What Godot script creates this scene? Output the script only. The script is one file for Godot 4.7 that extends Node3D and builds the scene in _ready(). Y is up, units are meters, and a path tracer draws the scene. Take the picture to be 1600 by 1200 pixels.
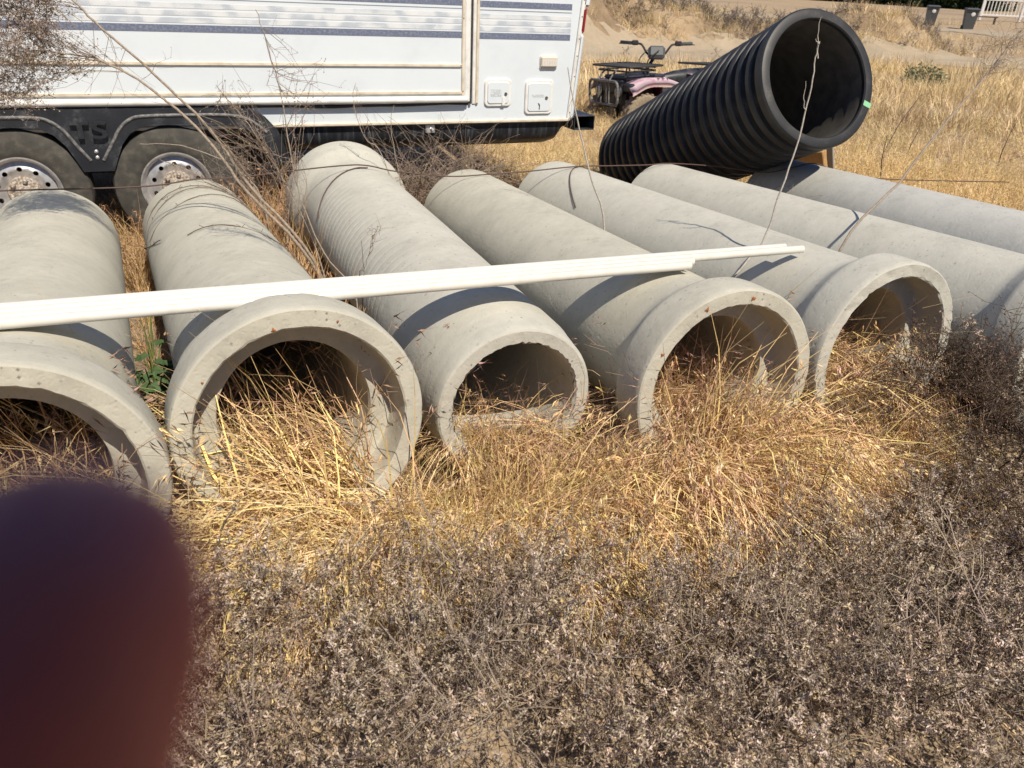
extends Node3D
# A row of concrete drain pipes in dry grass, a travel trailer behind, a black corrugated pipe, a quad bike.
# World axes: +X runs along the trailer, -Z along the pipes away from the photographer, Y up, metres.

var M := {}
var rng := RandomNumberGenerator.new()
var nz := FastNoiseLite.new()
var nz2 := FastNoiseLite.new()
var used_names := {}

class Jit:
	func at(p: Vector2, an: float) -> Vector2: return Vector2.ZERO
class BellJit extends Jit:
	var n := FastNoiseLite.new()
	var rough_edge := 0.002
	func _init(sd: int, re: float):
		n.seed = sd
		n.frequency = 1.0
		rough_edge = re
	func at(p: Vector2, an: float) -> Vector2:
		var e := Vector2(0, 0.0009 * n.get_noise_3d(cos(an) * 3, sin(an) * 3, p.x * 5))
		if p.x < 0.02:
			var q: float = n.get_noise_3d(cos(an) * 9, sin(an) * 9, p.y * 30)
			var q2: float = n.get_noise_3d(cos(an) * 30, sin(an) * 30, p.y * 60)
			e.x += maxf(0.0, q - 0.15) * rough_edge * 3.0 + absf(q2) * rough_edge * 0.8
			if p.y < 0.27: e.y += rough_edge * (maxf(0.0, q - 0.05) * 3.0 + absf(q2))
			if p.y > 0.3: e.y -= rough_edge * (maxf(0.0, q - 0.2) * 2.0 + absf(q2) * 0.5)
		return e
class SpigotJit extends Jit:
	var n := FastNoiseLite.new()
	func _init(sd: int):
		n.seed = sd
		n.frequency = 1.0
	func at(p: Vector2, an: float) -> Vector2:
		var e := Vector2(0, 0.0008 * n.get_noise_3d(cos(an) * 3, sin(an) * 3, p.x * 5))
		var q: float = n.get_noise_3d(cos(an) * 14, sin(an) * 14, p.y * 30)
		var q2: float = n.get_noise_3d(cos(an) * 45, sin(an) * 45, p.y * 60)
		if p.x < 0.012 and p.y < 0.215: e += Vector2(absf(q2) * 0.004, 0.005 * q + 0.006 * q2)
		elif p.x < 0.012: e += Vector2(absf(q2) * 0.003, -0.003 * absf(q2))
		# ring marks left by the mould on one flank
		if p.x > 0.5 and p.x < 2.0 and p.y > 0.24:
			var side := smoothstep(0.68, 0.95, cos(an - 2.65)) * smoothstep(0.5, 0.75, p.x) * (1.0 - smoothstep(1.75, 2.0, p.x))
			var w: float = fmod(p.x + 0.012 * sin(an * 2.0), 0.052) / 0.052
			e.y -= side * 0.0026 * exp(-pow((w - 0.5) / 0.11, 2.0))
		return e

class MB:
	var st := SurfaceTool.new()
	var grp := 1
	func _init():
		st.begin(Mesh.PRIMITIVE_TRIANGLES)
	func flat(): st.set_smooth_group(-1)
	func smooth():
		grp += 1
		st.set_smooth_group(grp)
	func col(c: Color): st.set_color(c)
	func tri(a: Vector3, b: Vector3, c: Vector3):
		st.add_vertex(a); st.add_vertex(b); st.add_vertex(c)
	func quad(a: Vector3, b: Vector3, c: Vector3, d: Vector3):
		tri(a, b, c); tri(a, c, d)
	func mesh() -> ArrayMesh:
		st.generate_normals()
		st.index()
		return st.commit()
	# a box with chamfered edges
	func box(c: Vector3, s: Vector3, bev := 0.004, bs := Basis.IDENTITY):
		flat()
		var h := s * 0.5
		bev = minf(bev, minf(h.x, minf(h.y, h.z)) * 0.9)
		for ax in 3:
			for sg in [-1.0, 1.0]:
				var u := (ax + 1) % 3
				var v := (ax + 2) % 3
				var q := []
				for k in [[-1, -1], [1, -1], [1, 1], [-1, 1]]:
					var p := Vector3.ZERO
					p[ax] = sg * h[ax]
					p[u] = k[0] * (h[u] - bev)
					p[v] = k[1] * (h[v] - bev)
					q.append(c + bs * p)
				if sg > 0: quad(q[3], q[2], q[1], q[0])
				else: quad(q[0], q[1], q[2], q[3])
		for ax in 3:
			var u := (ax + 1) % 3
			var v := (ax + 2) % 3
			for su in [-1.0, 1.0]:
				for sv in [-1.0, 1.0]:
					var q := []
					for k in [[-1, 0], [1, 0], [1, 1], [-1, 1]]:
						var p := Vector3.ZERO
						p[ax] = k[0] * (h[ax] - bev)
						p[u] = su * (h[u] if k[1] == 0 else h[u] - bev)
						p[v] = sv * (h[v] - bev if k[1] == 0 else h[v])
						q.append(c + bs * p)
					if su * sv > 0: quad(q[3], q[2], q[1], q[0])
					else: quad(q[0], q[1], q[2], q[3])
		for sx in [-1.0, 1.0]:
			for sy in [-1.0, 1.0]:
				for sz in [-1.0, 1.0]:
					var a := c + bs * Vector3(sx * h.x, sy * (h.y - bev), sz * (h.z - bev))
					var b := c + bs * Vector3(sx * (h.x - bev), sy * h.y, sz * (h.z - bev))
					var d := c + bs * Vector3(sx * (h.x - bev), sy * (h.y - bev), sz * h.z)
					if sx * sy * sz > 0: tri(d, b, a)
					else: tri(a, b, d)
	# a tube through points; radii one value or one for each point
	func tube(pts: Array, rad, sides := 8, caps := true, closed := false):
		smooth()
		var n := pts.size()
		var t0: Vector3 = (pts[1] - pts[0]).normalized()
		var ref := Vector3.UP if absf(t0.y) < 0.9 else Vector3.RIGHT
		var u := t0.cross(ref).normalized()
		var rings := []
		for i in n:
			var a: Vector3 = pts[maxi(i - 1, 0)] if not closed else pts[(i - 1 + n) % n]
			var b: Vector3 = pts[mini(i + 1, n - 1)] if not closed else pts[(i + 1) % n]
			var t := (b - a).normalized()
			u = (u - t * u.dot(t)).normalized()
			var v := t.cross(u)
			var r: float = rad[i] if rad is Array else rad
			var ring := []
			for k in sides:
				var an := TAU * k / sides
				ring.append(pts[i] + (u * cos(an) + v * sin(an)) * r)
			rings.append(ring)
		for i in (n if closed else n - 1):
			var A: Array = rings[i]
			var B: Array = rings[(i + 1) % n]
			for k in sides:
				var k2 := (k + 1) % sides
				quad(A[k], B[k], B[k2], A[k2])
		if caps and not closed:
			flat()
			for k in range(1, sides - 1):
				tri(rings[0][0], rings[0][k], rings[0][k + 1])
				tri(rings[n - 1][0], rings[n - 1][k + 1], rings[n - 1][k])
	# turn a profile of (along, radius) about an axis from o along t; jit(along, angle, index) adds to the radius
	func lathe(prof: Array, o: Vector3, t: Vector3, segs := 48, jit: Jit = null, closed := false):
		t = t.normalized()
		var ref := Vector3.UP if absf(t.y) < 0.9 else Vector3.RIGHT
		var u := t.cross(ref).normalized()
		var v := u.cross(t)
		var rings := []
		for i in prof.size():
			var ring := []
			for k in segs:
				var an := TAU * k / segs
				var p: Vector2 = prof[i]
				if jit: p += jit.at(p, an)
				ring.append(o + t * p.x + (u * cos(an) + v * sin(an)) * p.y)
			rings.append(ring)
		var n := prof.size()
		var last := Vector2.ZERO
		for i in (n if closed else n - 1):
			var d: Vector2 = (prof[(i + 1) % n] - prof[i]).normalized()
			if i == 0 or absf(d.angle_to(last)) > 0.5: smooth()
			last = d
			for k in segs:
				var k2 := (k + 1) % segs
				quad(rings[i][k], rings[i][k2], rings[(i + 1) % n][k2], rings[(i + 1) % n][k])
	# a polygon in the xy plane pulled from z0 to z1, with a chamfer towards z1
	func prism(poly: PackedVector2Array, z0: float, z1: float, bev := 0.0, xf := Transform3D.IDENTITY):
		var ids := Geometry2D.triangulate_polygon(poly)
		var top := poly
		if bev > 0.0:
			var o := Geometry2D.offset_polygon(poly, -bev)
			if o.size() == 1 and o[0].size() == poly.size():
				var best := 0
				var bd := 1e9
				for k in poly.size():
					var dd: float = o[0][k].distance_to(poly[0])
					if dd < bd: bd = dd; best = k
				top = PackedVector2Array()
				for k in poly.size(): top.append(o[0][(best + k) % poly.size()])
			else: bev = 0.0
		flat()
		for k in range(0, ids.size(), 3):
			tri(xf * Vector3(poly[ids[k]].x, poly[ids[k]].y, z0), xf * Vector3(poly[ids[k + 1]].x, poly[ids[k + 1]].y, z0), xf * Vector3(poly[ids[k + 2]].x, poly[ids[k + 2]].y, z0))
		var tid := Geometry2D.triangulate_polygon(top)
		for k in range(0, tid.size(), 3):
			tri(xf * Vector3(top[tid[k]].x, top[tid[k]].y, z1), xf * Vector3(top[tid[k + 1]].x, top[tid[k + 1]].y, z1), xf * Vector3(top[tid[k + 2]].x, top[tid[k + 2]].y, z1))
		var n := poly.size()
		var zb := z1 - signf(z1 - z0) * bev
		for k in n:
			var a := poly[k]
			var b := poly[(k + 1) % n]
			quad(xf * Vector3(a.x, a.y, z0), xf * Vector3(b.x, b.y, z0), xf * Vector3(b.x, b.y, zb), xf * Vector3(a.x, a.y, zb))
			if bev > 0.0:
				var c := top[(k + 1) % n]
				var d := top[k]
				quad(xf * Vector3(a.x, a.y, zb), xf * Vector3(b.x, b.y, zb), xf * Vector3(c.x, c.y, z1), xf * Vector3(d.x, d.y, z1))

func rrect(cx: float, cy: float, w: float, h: float, r: float, k := 5) -> PackedVector2Array:
	var out := PackedVector2Array()
	for c in [[1, 1, 0.0], [-1, 1, 0.5], [-1, -1, 1.0], [1, -1, 1.5]]:
		for i in k + 1:
			var a: float = PI * (c[2] + 0.5 * i / k)
			out.append(Vector2(cx + c[0] * (w / 2 - r) + r * cos(a), cy + c[1] * (h / 2 - r) + r * sin(a)))
	return out

func smooth_path(pts: Array, per := 6) -> Array:
	var cv := Curve3D.new()
	var n := pts.size()
	for i in n:
		var t: Vector3 = (pts[mini(i + 1, n - 1)] - pts[maxi(i - 1, 0)]) / 6.0
		cv.add_point(pts[i], -t, t)
	var out := []
	for i in n - 1:
		for k in per: out.append(cv.sample(i, float(k) / per))
	out.append(pts[n - 1])
	return out

# ---- naming ----
func numbered(called: String) -> String:
	var k: int = used_names.get(called, 0)
	used_names[called] = k + 1
	return called if k == 0 else "%s_%03d" % [called, k]
func tag(o: Node, label: String, category: String, group := "", kind := ""):
	if label: o.set_meta("label", label)
	if category: o.set_meta("category", category)
	if group: o.set_meta("group", group)
	if kind: o.set_meta("kind", kind)
	return o
func thing(called: String, label: String, category: String, xf := Transform3D.IDENTITY, group := "") -> Node3D:
	var o := Node3D.new()
	o.name = numbered(called)
	o.transform = xf
	add_child(o)
	tag(o, label, category, group)
	return o
func put(m: Mesh, mat: Material, called: String, parent: Node = null) -> MeshInstance3D:
	var o := MeshInstance3D.new()
	o.mesh = m
	o.material_override = mat
	o.cast_shadow = GeometryInstance3D.SHADOW_CASTING_SETTING_ON
	if parent == null:
		o.name = numbered(called)
		add_child(o)
	else:
		o.name = called
		parent.add_child(o, true)
	return o
func part(mb: MB, mat: Material, called: String, parent: Node = null) -> MeshInstance3D:
	return put(mb.mesh(), mat, called, parent)
func scatter(called: String, m: Mesh, mat: Material, xfs: Array, cols: Array, parent: Node = null) -> MultiMeshInstance3D:
	var mm := MultiMesh.new()
	mm.transform_format = MultiMesh.TRANSFORM_3D
	mm.use_colors = true
	mm.mesh = m
	mm.instance_count = xfs.size()
	for i in xfs.size():
		mm.set_instance_transform(i, xfs[i])
		mm.set_instance_color(i, cols[i])
	var o := MultiMeshInstance3D.new()
	o.multimesh = mm
	o.material_override = mat
	if parent == null:
		o.name = numbered(called)
		add_child(o)
	else:
		o.name = called
		parent.add_child(o, true)
	o.set_meta("kind", "stuff")
	return o

# all copies joined into one mesh: cheaper to draw than deep piles of overlapping copies
func heap(called: String, m: ArrayMesh, mat: Material, xfs: Array, cols: Array, parent: Node) -> MeshInstance3D:
	var arr := m.surface_get_arrays(0)
	var v: PackedVector3Array = arr[Mesh.ARRAY_VERTEX]
	var n: PackedVector3Array = arr[Mesh.ARRAY_NORMAL]
	var c: PackedColorArray = arr[Mesh.ARRAY_COLOR]
	var tints := []
	for k in mini(12, cols.size()):
		var q := c.duplicate()
		for i in q.size(): q[i] = q[i] * cols[k]
		tints.append(q)
	var V := PackedVector3Array()
	var N := PackedVector3Array()
	var C := PackedColorArray()
	for i in xfs.size():
		var x: Transform3D = xfs[i]
		V.append_array(x * v)
		N.append_array(Transform3D(x.basis.orthonormalized(), Vector3.ZERO) * n)
		C.append_array(tints[i % tints.size()])
	var out := []
	out.resize(Mesh.ARRAY_MAX)
	out[Mesh.ARRAY_VERTEX] = V
	out[Mesh.ARRAY_NORMAL] = N
	out[Mesh.ARRAY_COLOR] = C
	var am := ArrayMesh.new()
	am.add_surface_from_arrays(Mesh.PRIMITIVE_TRIANGLES, out)
	print(called, " triangles ", V.size() / 3)
	var o := put(am, mat, called, parent)
	o.set_meta("kind", "stuff")
	return o

# ---- materials ----
func lin(r: float, g: float, b: float) -> Color:
	return Color(r, g, b).linear_to_srgb()
func noise_bytes(sd: int, freq: float, oct: int, size: int, kind := FastNoiseLite.TYPE_SIMPLEX_SMOOTH) -> PackedByteArray:
	var n := FastNoiseLite.new()
	n.seed = sd
	n.noise_type = kind
	n.frequency = freq
	n.fractal_octaves = oct
	var im := n.get_seamless_image(size, size)
	im.convert(Image.FORMAT_L8)
	return im.get_data()
# layers: [seed, frequency, octaves, weight]; ramp: [[0..1, linear colour] ...]
func tex(size: int, layers: Array, ramp: Array, speck := 0.0, spots := 0) -> ImageTexture:
	var data := []
	var wsum := 0.0
	for l in layers:
		data.append(noise_bytes(l[0], l[1], l[2], size))
		wsum += l[3]
	var lut := []
	for i in 256:
		var v := i / 255.0
		var c: Color = ramp[0][1]
		for k in range(1, ramp.size()):
			if v <= ramp[k][0] or k == ramp.size() - 1:
				var t := clampf((v - ramp[k - 1][0]) / maxf(0.001, ramp[k][0] - ramp[k - 1][0]), 0, 1)
				c = ramp[k - 1][1].lerp(ramp[k][1], t)
				break
		lut.append(c.linear_to_srgb())
	var lr := PackedByteArray()
	var lg := PackedByteArray()
	var lb := PackedByteArray()
	for c in lut:
		lr.append(int(c.r * 255.0)); lg.append(int(c.g * 255.0)); lb.append(int(c.b * 255.0))
	var out := PackedByteArray()
	out.resize(size * size * 3)
	var r := RandomNumberGenerator.new()
	r.seed = layers[0][0] * 7 + 3
	var d0: PackedByteArray = data[0]
	var d1: PackedByteArray = data[mini(1, data.size() - 1)]
	var d2: PackedByteArray = data[mini(2, data.size() - 1)]
	var w0: float = layers[0][3] / wsum
	var w1: float = layers[1][3] / wsum if data.size() > 1 else 0.0
	var w2: float = layers[2][3] / wsum if data.size() > 2 else 0.0
	var sp := speck * 255.0
	var j := 0
	for i in size * size:
		var v := clampi(int(d0[i] * w0 + d1[i] * w1 + d2[i] * w2 + (r.randf() - 0.5) * sp), 0, 255)
		out[j] = lr[v]
		out[j + 1] = lg[v]
		out[j + 2] = lb[v]
		j += 3
	# air holes and small stains
	for q in spots:
		var cx := r.randi_range(0, size - 1)
		var cy := r.randi_range(0, size - 1)
		var big := r.randf() < 0.06
		var rad := r.randi_range(6, 22) if big else r.randi_range(1, 2)
		var f := r.randf_range(0.94, 0.98) if big else r.randf_range(0.7, 0.92)
		if big and r.randf() < 0.4: f = 1.03
		for dy in range(-rad, rad + 1):
			for dx in range(-rad, rad + 1):
				var rr := rad * (0.75 + 0.35 * sin(atan2(dy, dx) * 3.0 + q)) if big else float(rad)
				if dx * dx + dy * dy > rr * rr: continue
				var jj := (posmod(cy + dy, size) * size + posmod(cx + dx, size)) * 3
				for k in 3: out[jj + k] = mini(255, int(out[jj + k] * f))
	return ImageTexture.create_from_image(Image.create_from_data(size, size, false, Image.FORMAT_RGB8, out))
func gray(v: float) -> Color: return Color(v, v, v)
func tri_mat(t: Texture2D, scale: float, rough := 0.9, bump: Texture2D = null, relief := 0.0, world := false) -> StandardMaterial3D:
	var m := StandardMaterial3D.new()
	m.albedo_texture = t
	m.roughness = rough
	m.uv1_triplanar = true
	m.uv1_world_triplanar = world
	m.uv1_scale = Vector3.ONE * scale
	if bump:
		m.heightmap_enabled = true
		m.heightmap_texture = bump
		m.heightmap_scale = relief
	return m
func plain(c: Color, rough := 0.6, metal := 0.0, spec := 0.5) -> StandardMaterial3D:
	var m := StandardMaterial3D.new()
	m.albedo_color = c
	m.roughness = rough
	m.metallic = metal
	m.metallic_specular = spec
	return m
func vert_mat(rough := 0.8, back := 0.0) -> StandardMaterial3D:
	var m := StandardMaterial3D.new()
	m.vertex_color_use_as_albedo = true
	m.roughness = rough
	m.metallic_specular = 0.3
	m.cull_mode = BaseMaterial3D.CULL_DISABLED
	if back > 0.0:
		m.backlight_enabled = true
		m.backlight = Color(back, back, back)
	return m

func make_materials():
	var fine := tex(512, [[11, 0.05, 4, 1.0], [12, 0.25, 3, 0.8]], [[0.0, gray(0)], [1.0, gray(1)]], 0.25)
	M.fine = fine
	var pit := tex(512, [[21, 0.12, 3, 1.0], [22, 0.3, 2, 1.0]], [[0.0, gray(0)], [0.34, gray(0.1)], [0.42, gray(0.75)], [1.0, gray(1)]], 0.06)
	# concrete in three tones
	var tones := {"concrete_warm": Color(0.455, 0.44, 0.375), "concrete": Color(0.465, 0.456, 0.405), "concrete_cool": Color(0.47, 0.47, 0.44)}
	var k := 0
	for t in tones:
		var c: Color = tones[t]
		var im := tex(1024, [[31 + k, 0.006, 5, 1.2], [41 + k, 0.035, 4, 0.8], [51 + k, 0.22, 2, 0.5]], [[0.0, c * 0.72], [0.33, c * 0.9], [0.5, c], [0.64, c * 1.05], [0.75, c.lerp(Color(0.54, 0.52, 0.46), 0.6)], [1.0, Color(0.57, 0.55, 0.5)]], 0.07, 700)
		M[t] = tri_mat(im, 0.62, 0.93, pit, 0.12)
		M[t].metallic_specular = 0.3
		k += 1
	# bare soil and thatch
	var soil := tex(1024, [[61, 0.008, 5, 1.0], [62, 0.06, 4, 1.0], [63, 0.3, 2, 0.6]], [[0.0, Color(0.14, 0.10, 0.065)], [0.4, Color(0.30, 0.225, 0.145)], [0.55, Color(0.40, 0.305, 0.2)], [0.75, Color(0.49, 0.385, 0.255)], [1.0, Color(0.55, 0.45, 0.32)]], 0.12)
	M.ground = tri_mat(soil, 0.5, 0.97, fine, 1.2, true)
	M.ground.vertex_color_use_as_albedo = true
	var road := tex(512, [[66, 0.01, 4, 1.0], [67, 0.08, 4, 0.7]], [[0.0, Color(0.27, 0.215, 0.145)], [0.5, Color(0.37, 0.30, 0.21)], [1.0, Color(0.45, 0.375, 0.275)]], 0.1)
	M.road = tri_mat(road, 0.15, 0.97, fine, 1.0, true)
	# trailer
	var fib := tex(512, [[71, 0.006, 4, 1.0], [72, 0.05, 3, 0.35]], [[0.0, Color(0.61, 0.665, 0.71)], [0.5, Color(0.665, 0.725, 0.78)], [1.0, Color(0.69, 0.745, 0.79)]], 0.015)
	M.fibre = tri_mat(fib, 0.5, 0.32)
	M.trim = tri_mat(tex(256, [[73, 0.02, 4, 1.0]], [[0.0, Color(0.5, 0.43, 0.34)], [0.5, Color(0.66, 0.59, 0.48)], [1.0, Color(0.74, 0.69, 0.6)]], 0.05), 2.0, 0.5)
	M.white_plastic = tri_mat(tex(256, [[74, 0.02, 4, 1.0]], [[0.0, Color(0.6, 0.59, 0.55)], [0.5, Color(0.76, 0.755, 0.73)], [1.0, Color(0.8, 0.8, 0.79)]], 0.03), 2.0, 0.38)
	M.cream_plastic = plain(lin(0.62, 0.57, 0.5), 0.5)
	M.stripe_blue = tri_mat(tex(512, [[75, 0.05, 4, 1.0], [76, 0.3, 2, 0.6]], [[0.0, Color(0.10, 0.125, 0.19)], [0.5, Color(0.14, 0.165, 0.24)], [0.66, Color(0.2, 0.225, 0.3)], [1.0, Color(0.42, 0.45, 0.52)]], 0.06), 2.2, 0.45)
	var faded := tex(512, [[77, 0.012, 2, 1.4], [78, 0.3, 2, 0.5]], [[0.0, Color(0.40, 0.45, 0.52)], [0.43, Color(0.46, 0.505, 0.57)], [0.5, Color(0.64, 0.67, 0.70)], [1.0, Color(0.73, 0.75, 0.76)]], 0.16)
	M.stripe_faded = tri_mat(faded, 1.1, 0.5)
	M.stripe_line = plain(lin(0.24, 0.26, 0.31), 0.5)
	M.seal = plain(lin(0.03, 0.03, 0.033), 0.7)
	var blk := tex(512, [[81, 0.012, 4, 1.0], [82, 0.1, 3, 0.4]], [[0.0, Color(0.012, 0.014, 0.019)], [0.55, Color(0.022, 0.025, 0.032)], [0.72, Color(0.05, 0.055, 0.063)], [1.0, Color(0.15, 0.15, 0.15)]], 0.05)
	M.black_plastic = tri_mat(blk, 1.0, 0.42)
	M.black_scuffed = tri_mat(tex(256, [[83, 0.05, 4, 1.0]], [[0.0, Color(0.03, 0.033, 0.04)], [0.5, Color(0.12, 0.12, 0.125)], [1.0, Color(0.34, 0.33, 0.31)]], 0.15), 3.0, 0.6)
	# belly pan: dried water runs, longer down than across
	M.belly = tri_mat(tex(512, [[85, 0.03, 4, 1.0]], [[0.0, Color(0.012, 0.014, 0.018)], [0.56, Color(0.022, 0.025, 0.031)], [0.7, Color(0.07, 0.08, 0.09)], [1.0, Color(0.2, 0.21, 0.22)]], 0.02), 0.5, 0.33)
	M.belly.uv1_scale = Vector3(1.6, 0.10, 1.0)
	M.tyre = tri_mat(tex(512, [[86, 0.02, 4, 1.0], [87, 0.2, 2, 0.4]], [[0.0, Color(0.03, 0.029, 0.027)], [0.5, Color(0.06, 0.057, 0.05)], [1.0, Color(0.14, 0.125, 0.1)]], 0.1), 1.6, 0.85)
	M.rim = tri_mat(tex(256, [[88, 0.03, 4, 1.0]], [[0.0, Color(0.35, 0.34, 0.33)], [0.5, Color(0.56, 0.56, 0.57)], [1.0, Color(0.66, 0.66, 0.67)]], 0.06), 3.0, 0.34)
	M.rim.metallic = 0.55
	M.hub = tri_mat(tex(256, [[89, 0.05, 4, 1.0]], [[0.0, Color(0.16, 0.10, 0.06)], [0.45, Color(0.34, 0.27, 0.2)], [0.6, Color(0.55, 0.52, 0.48)], [1.0, Color(0.62, 0.6, 0.57)]], 0.15), 5.0, 0.55)
	M.hub.metallic = 0.3
	M.dark_metal = plain(lin(0.025, 0.025, 0.027), 0.55, 0.0)
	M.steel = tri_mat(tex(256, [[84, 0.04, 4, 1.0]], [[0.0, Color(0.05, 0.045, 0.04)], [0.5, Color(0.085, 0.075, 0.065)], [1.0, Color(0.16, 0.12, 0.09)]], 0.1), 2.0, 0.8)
	M.red_lens = plain(lin(0.28, 0.012, 0.025), 0.15)
	M.screw = plain(lin(0.24, 0.15, 0.1), 0.5, 0.3)
	# other things
	M.hdpe = tri_mat(tex(512, [[91, 0.015, 4, 1.0], [92, 0.15, 3, 0.4]], [[0.0, Color(0.010, 0.011, 0.012)], [0.55, Color(0.017, 0.018, 0.021)], [0.75, Color(0.035, 0.034, 0.034)], [1.0, Color(0.09, 0.085, 0.075)]], 0.06), 1.0, 0.52)
	M.hdpe_in = tri_mat(tex(512, [[93, 0.02, 4, 1.0]], [[0.0, Color(0.035, 0.033, 0.03)], [1.0, Color(0.11, 0.10, 0.088)]], 0.1), 1.0, 0.7)
	M.pvc = tri_mat(tex(256, [[94, 0.03, 4, 1.0]], [[0.0, Color(0.60, 0.57, 0.50)], [0.4, Color(0.665, 0.645, 0.59)], [1.0, Color(0.69, 0.675, 0.63)]], 0.03), 1.5, 0.3)
	M.rust = plain(lin(0.34, 0.115, 0.03), 0.9)
	M.wire = plain(lin(0.10, 0.062, 0.05), 0.7, 0.2)
	M.vine = plain(lin(0.15, 0.115, 0.09), 0.9)
	M.wood = tri_mat(tex(512, [[95, 0.02, 4, 1.0], [96, 0.2, 2, 0.4]], [[0.0, Color(0.25, 0.13, 0.045)], [0.5, Color(0.42, 0.25, 0.10)], [1.0, Color(0.55, 0.37, 0.18)]], 0.06), 1.0, 0.8)
	M.wood.uv1_scale = Vector3(6, 1.0, 6)
	M.gray_wood = plain(lin(0.34, 0.31, 0.27), 0.9)
	M.green_tag = plain(lin(0.22, 0.5, 0.28), 0.6)
	M.grass = vert_mat(0.7, 0.3)
	M.brush = vert_mat(0.9)
	M.leaf = vert_mat(0.6, 0.3)
	M.stalk = tri_mat(tex(256, [[97, 0.05, 4, 1.0]], [[0.0, Color(0.17, 0.13, 0.095)], [0.5, Color(0.33, 0.27, 0.21)], [1.0, Color(0.47, 0.41, 0.34)]], 0.15), 6.0, 0.9)
	M.stalk_pale = tri_mat(tex(256, [[98, 0.05, 4, 1.0]], [[0.0, Color(0.28, 0.24, 0.2)], [0.5, Color(0.47, 0.43, 0.38)], [1.0, Color(0.6, 0.56, 0.5)]], 0.15), 6.0, 0.9)
	M.pink = tri_mat(tex(256, [[99, 0.015, 3, 1.0]], [[0.0, Color(0.62, 0.46, 0.50)], [0.55, Color(0.66, 0.52, 0.56)], [0.8, Color(0.6, 0.3, 0.42)], [1.0, Color(0.5, 0.07, 0.22)]], 0.04), 1.2, 0.45)
	M.maroon = plain(lin(0.055, 0.012, 0.02), 0.5)
	M.mud_tyre = tri_mat(tex(256, [[100, 0.04, 4, 1.0]], [[0.0, Color(0.13, 0.105, 0.075)], [0.5, Color(0.26, 0.21, 0.15)], [1.0, Color(0.36, 0.3, 0.22)]], 0.12), 4.0, 0.95)
	M.glass_lamp = plain(lin(0.35, 0.38, 0.4), 0.12, 0.6)
	M.bin = plain(lin(0.075, 0.082, 0.09), 0.5)
	M.white = plain(lin(0.75, 0.75, 0.74), 0.6)

# ---- the lie of the land ----
const MOUTH_X := [-1.6, -0.41, 0.21, 0.83, 1.435, 2.105, 2.75, 3.45, 5.0]
const MOUTH_H := [0.03, 0.09, 0.087, 0.032, 0.035, 0.04, 0.045, 0.035, 0.0]
const FAR_X := [-1.6, -0.54, 0.08, 0.84, 1.485, 2.03, 2.63, 3.6, 5.0]
const FAR_H := [0.0, -0.022, -0.034, 0.003, -0.03, -0.011, -0.01, -0.03, 0.0]
const MOUNDS := [[9.6, -20.4, 2.1, 1.45], [11.8, -20.0, 1.5, 1.15], [13.5, -19.3, 1.3, 0.85], [15.2, -19.0, 1.1, 0.45], [7.0, -20.8, 2.2, 1.4], [18.7, -18.3, 1.5, 0.95], [19.9, -18.2, 0.9, 0.45], [16.9, -20.0, 1.5, 0.6], [24.0, -24.0, 3.0, 0.6]]
func interp(xs: Array, ys: Array, x: float) -> float:
	if x <= xs[0]: return ys[0]
	for i in range(1, xs.size()):
		if x <= xs[i]: return lerpf(ys[i - 1], ys[i], smoothstep(0.0, 1.0, (x - xs[i - 1]) / (xs[i] - xs[i - 1])))
	return ys[ys.size() - 1]
func mound(x: float, z: float) -> float:
	var h := 0.0
	for m in MOUNDS:
		var q: float = (Vector2(x - m[0], z - m[1]).length() + 0.6 * nz.get_noise_2d(x * 40, z * 40)) / m[2]
		if q < 2.5: h = maxf(h, m[3] * exp(-q * q * q * 0.8))
	return h
func gh(x: float, z: float) -> float:
	var d := Vector2(x, z).length()
	var h := 0.0105 * maxf(0.0, d - 6.0) + 0.018 * maxf(0.0, d - 52.0)
	if d > 320.0: h -= 0.02 * (d - 320.0)
	if z > -5.2 and z < 1.5 and absf(x - 1.5) < 6.0:
		var t := clampf((-1.7 - z) / 2.35, 0.0, 1.0)
		var p := lerpf(interp(MOUTH_X, MOUTH_H, x), interp(FAR_X, FAR_H, x), t)
		h += p * smoothstep(-5.1, -4.3, z) * (1.0 - smoothstep(-0.8, 0.6, z))
	# litter banked up before the mouths
	h += 0.085 * exp(-pow((z + 1.40) / 0.2, 2.0)) * smoothstep(-0.5, 0.0, x) * (1.0 - smoothstep(2.0, 2.5, x))
	if d > 10.0 and d < 60.0: 
		var m := mound(x, z)
		h += m * (1.0 + 0.22 * nz.get_noise_2d(x * 90, z * 90)) + minf(m, 0.7) * 0.38 * nz.get_noise_2d(x * 210, z * 210)
	h -= 0.27 * exp(-Vector2(x - 6.0, z + 8.95).length_squared() / 2.2)
	h += 0.018 * nz.get_noise_2d(x * 60.0, z * 60.0) * clampf(d / 4.0, 0.3, 3.0)
	return h

func axis_lines(lo: float, hi: float, a: float, b: float, step: float) -> Array:
	var out := []
	var v := a
	while v <= b + 1e-6:
		out.append(v); v += step
	var s := step
	v = b
	while v < hi:
		s *= 1.09
		v += s
		out.append(v)
	s = step
	v = a
	while v > lo:
		s *= 1.09
		v -= s
		out.push_front(v)
	return out

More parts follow.
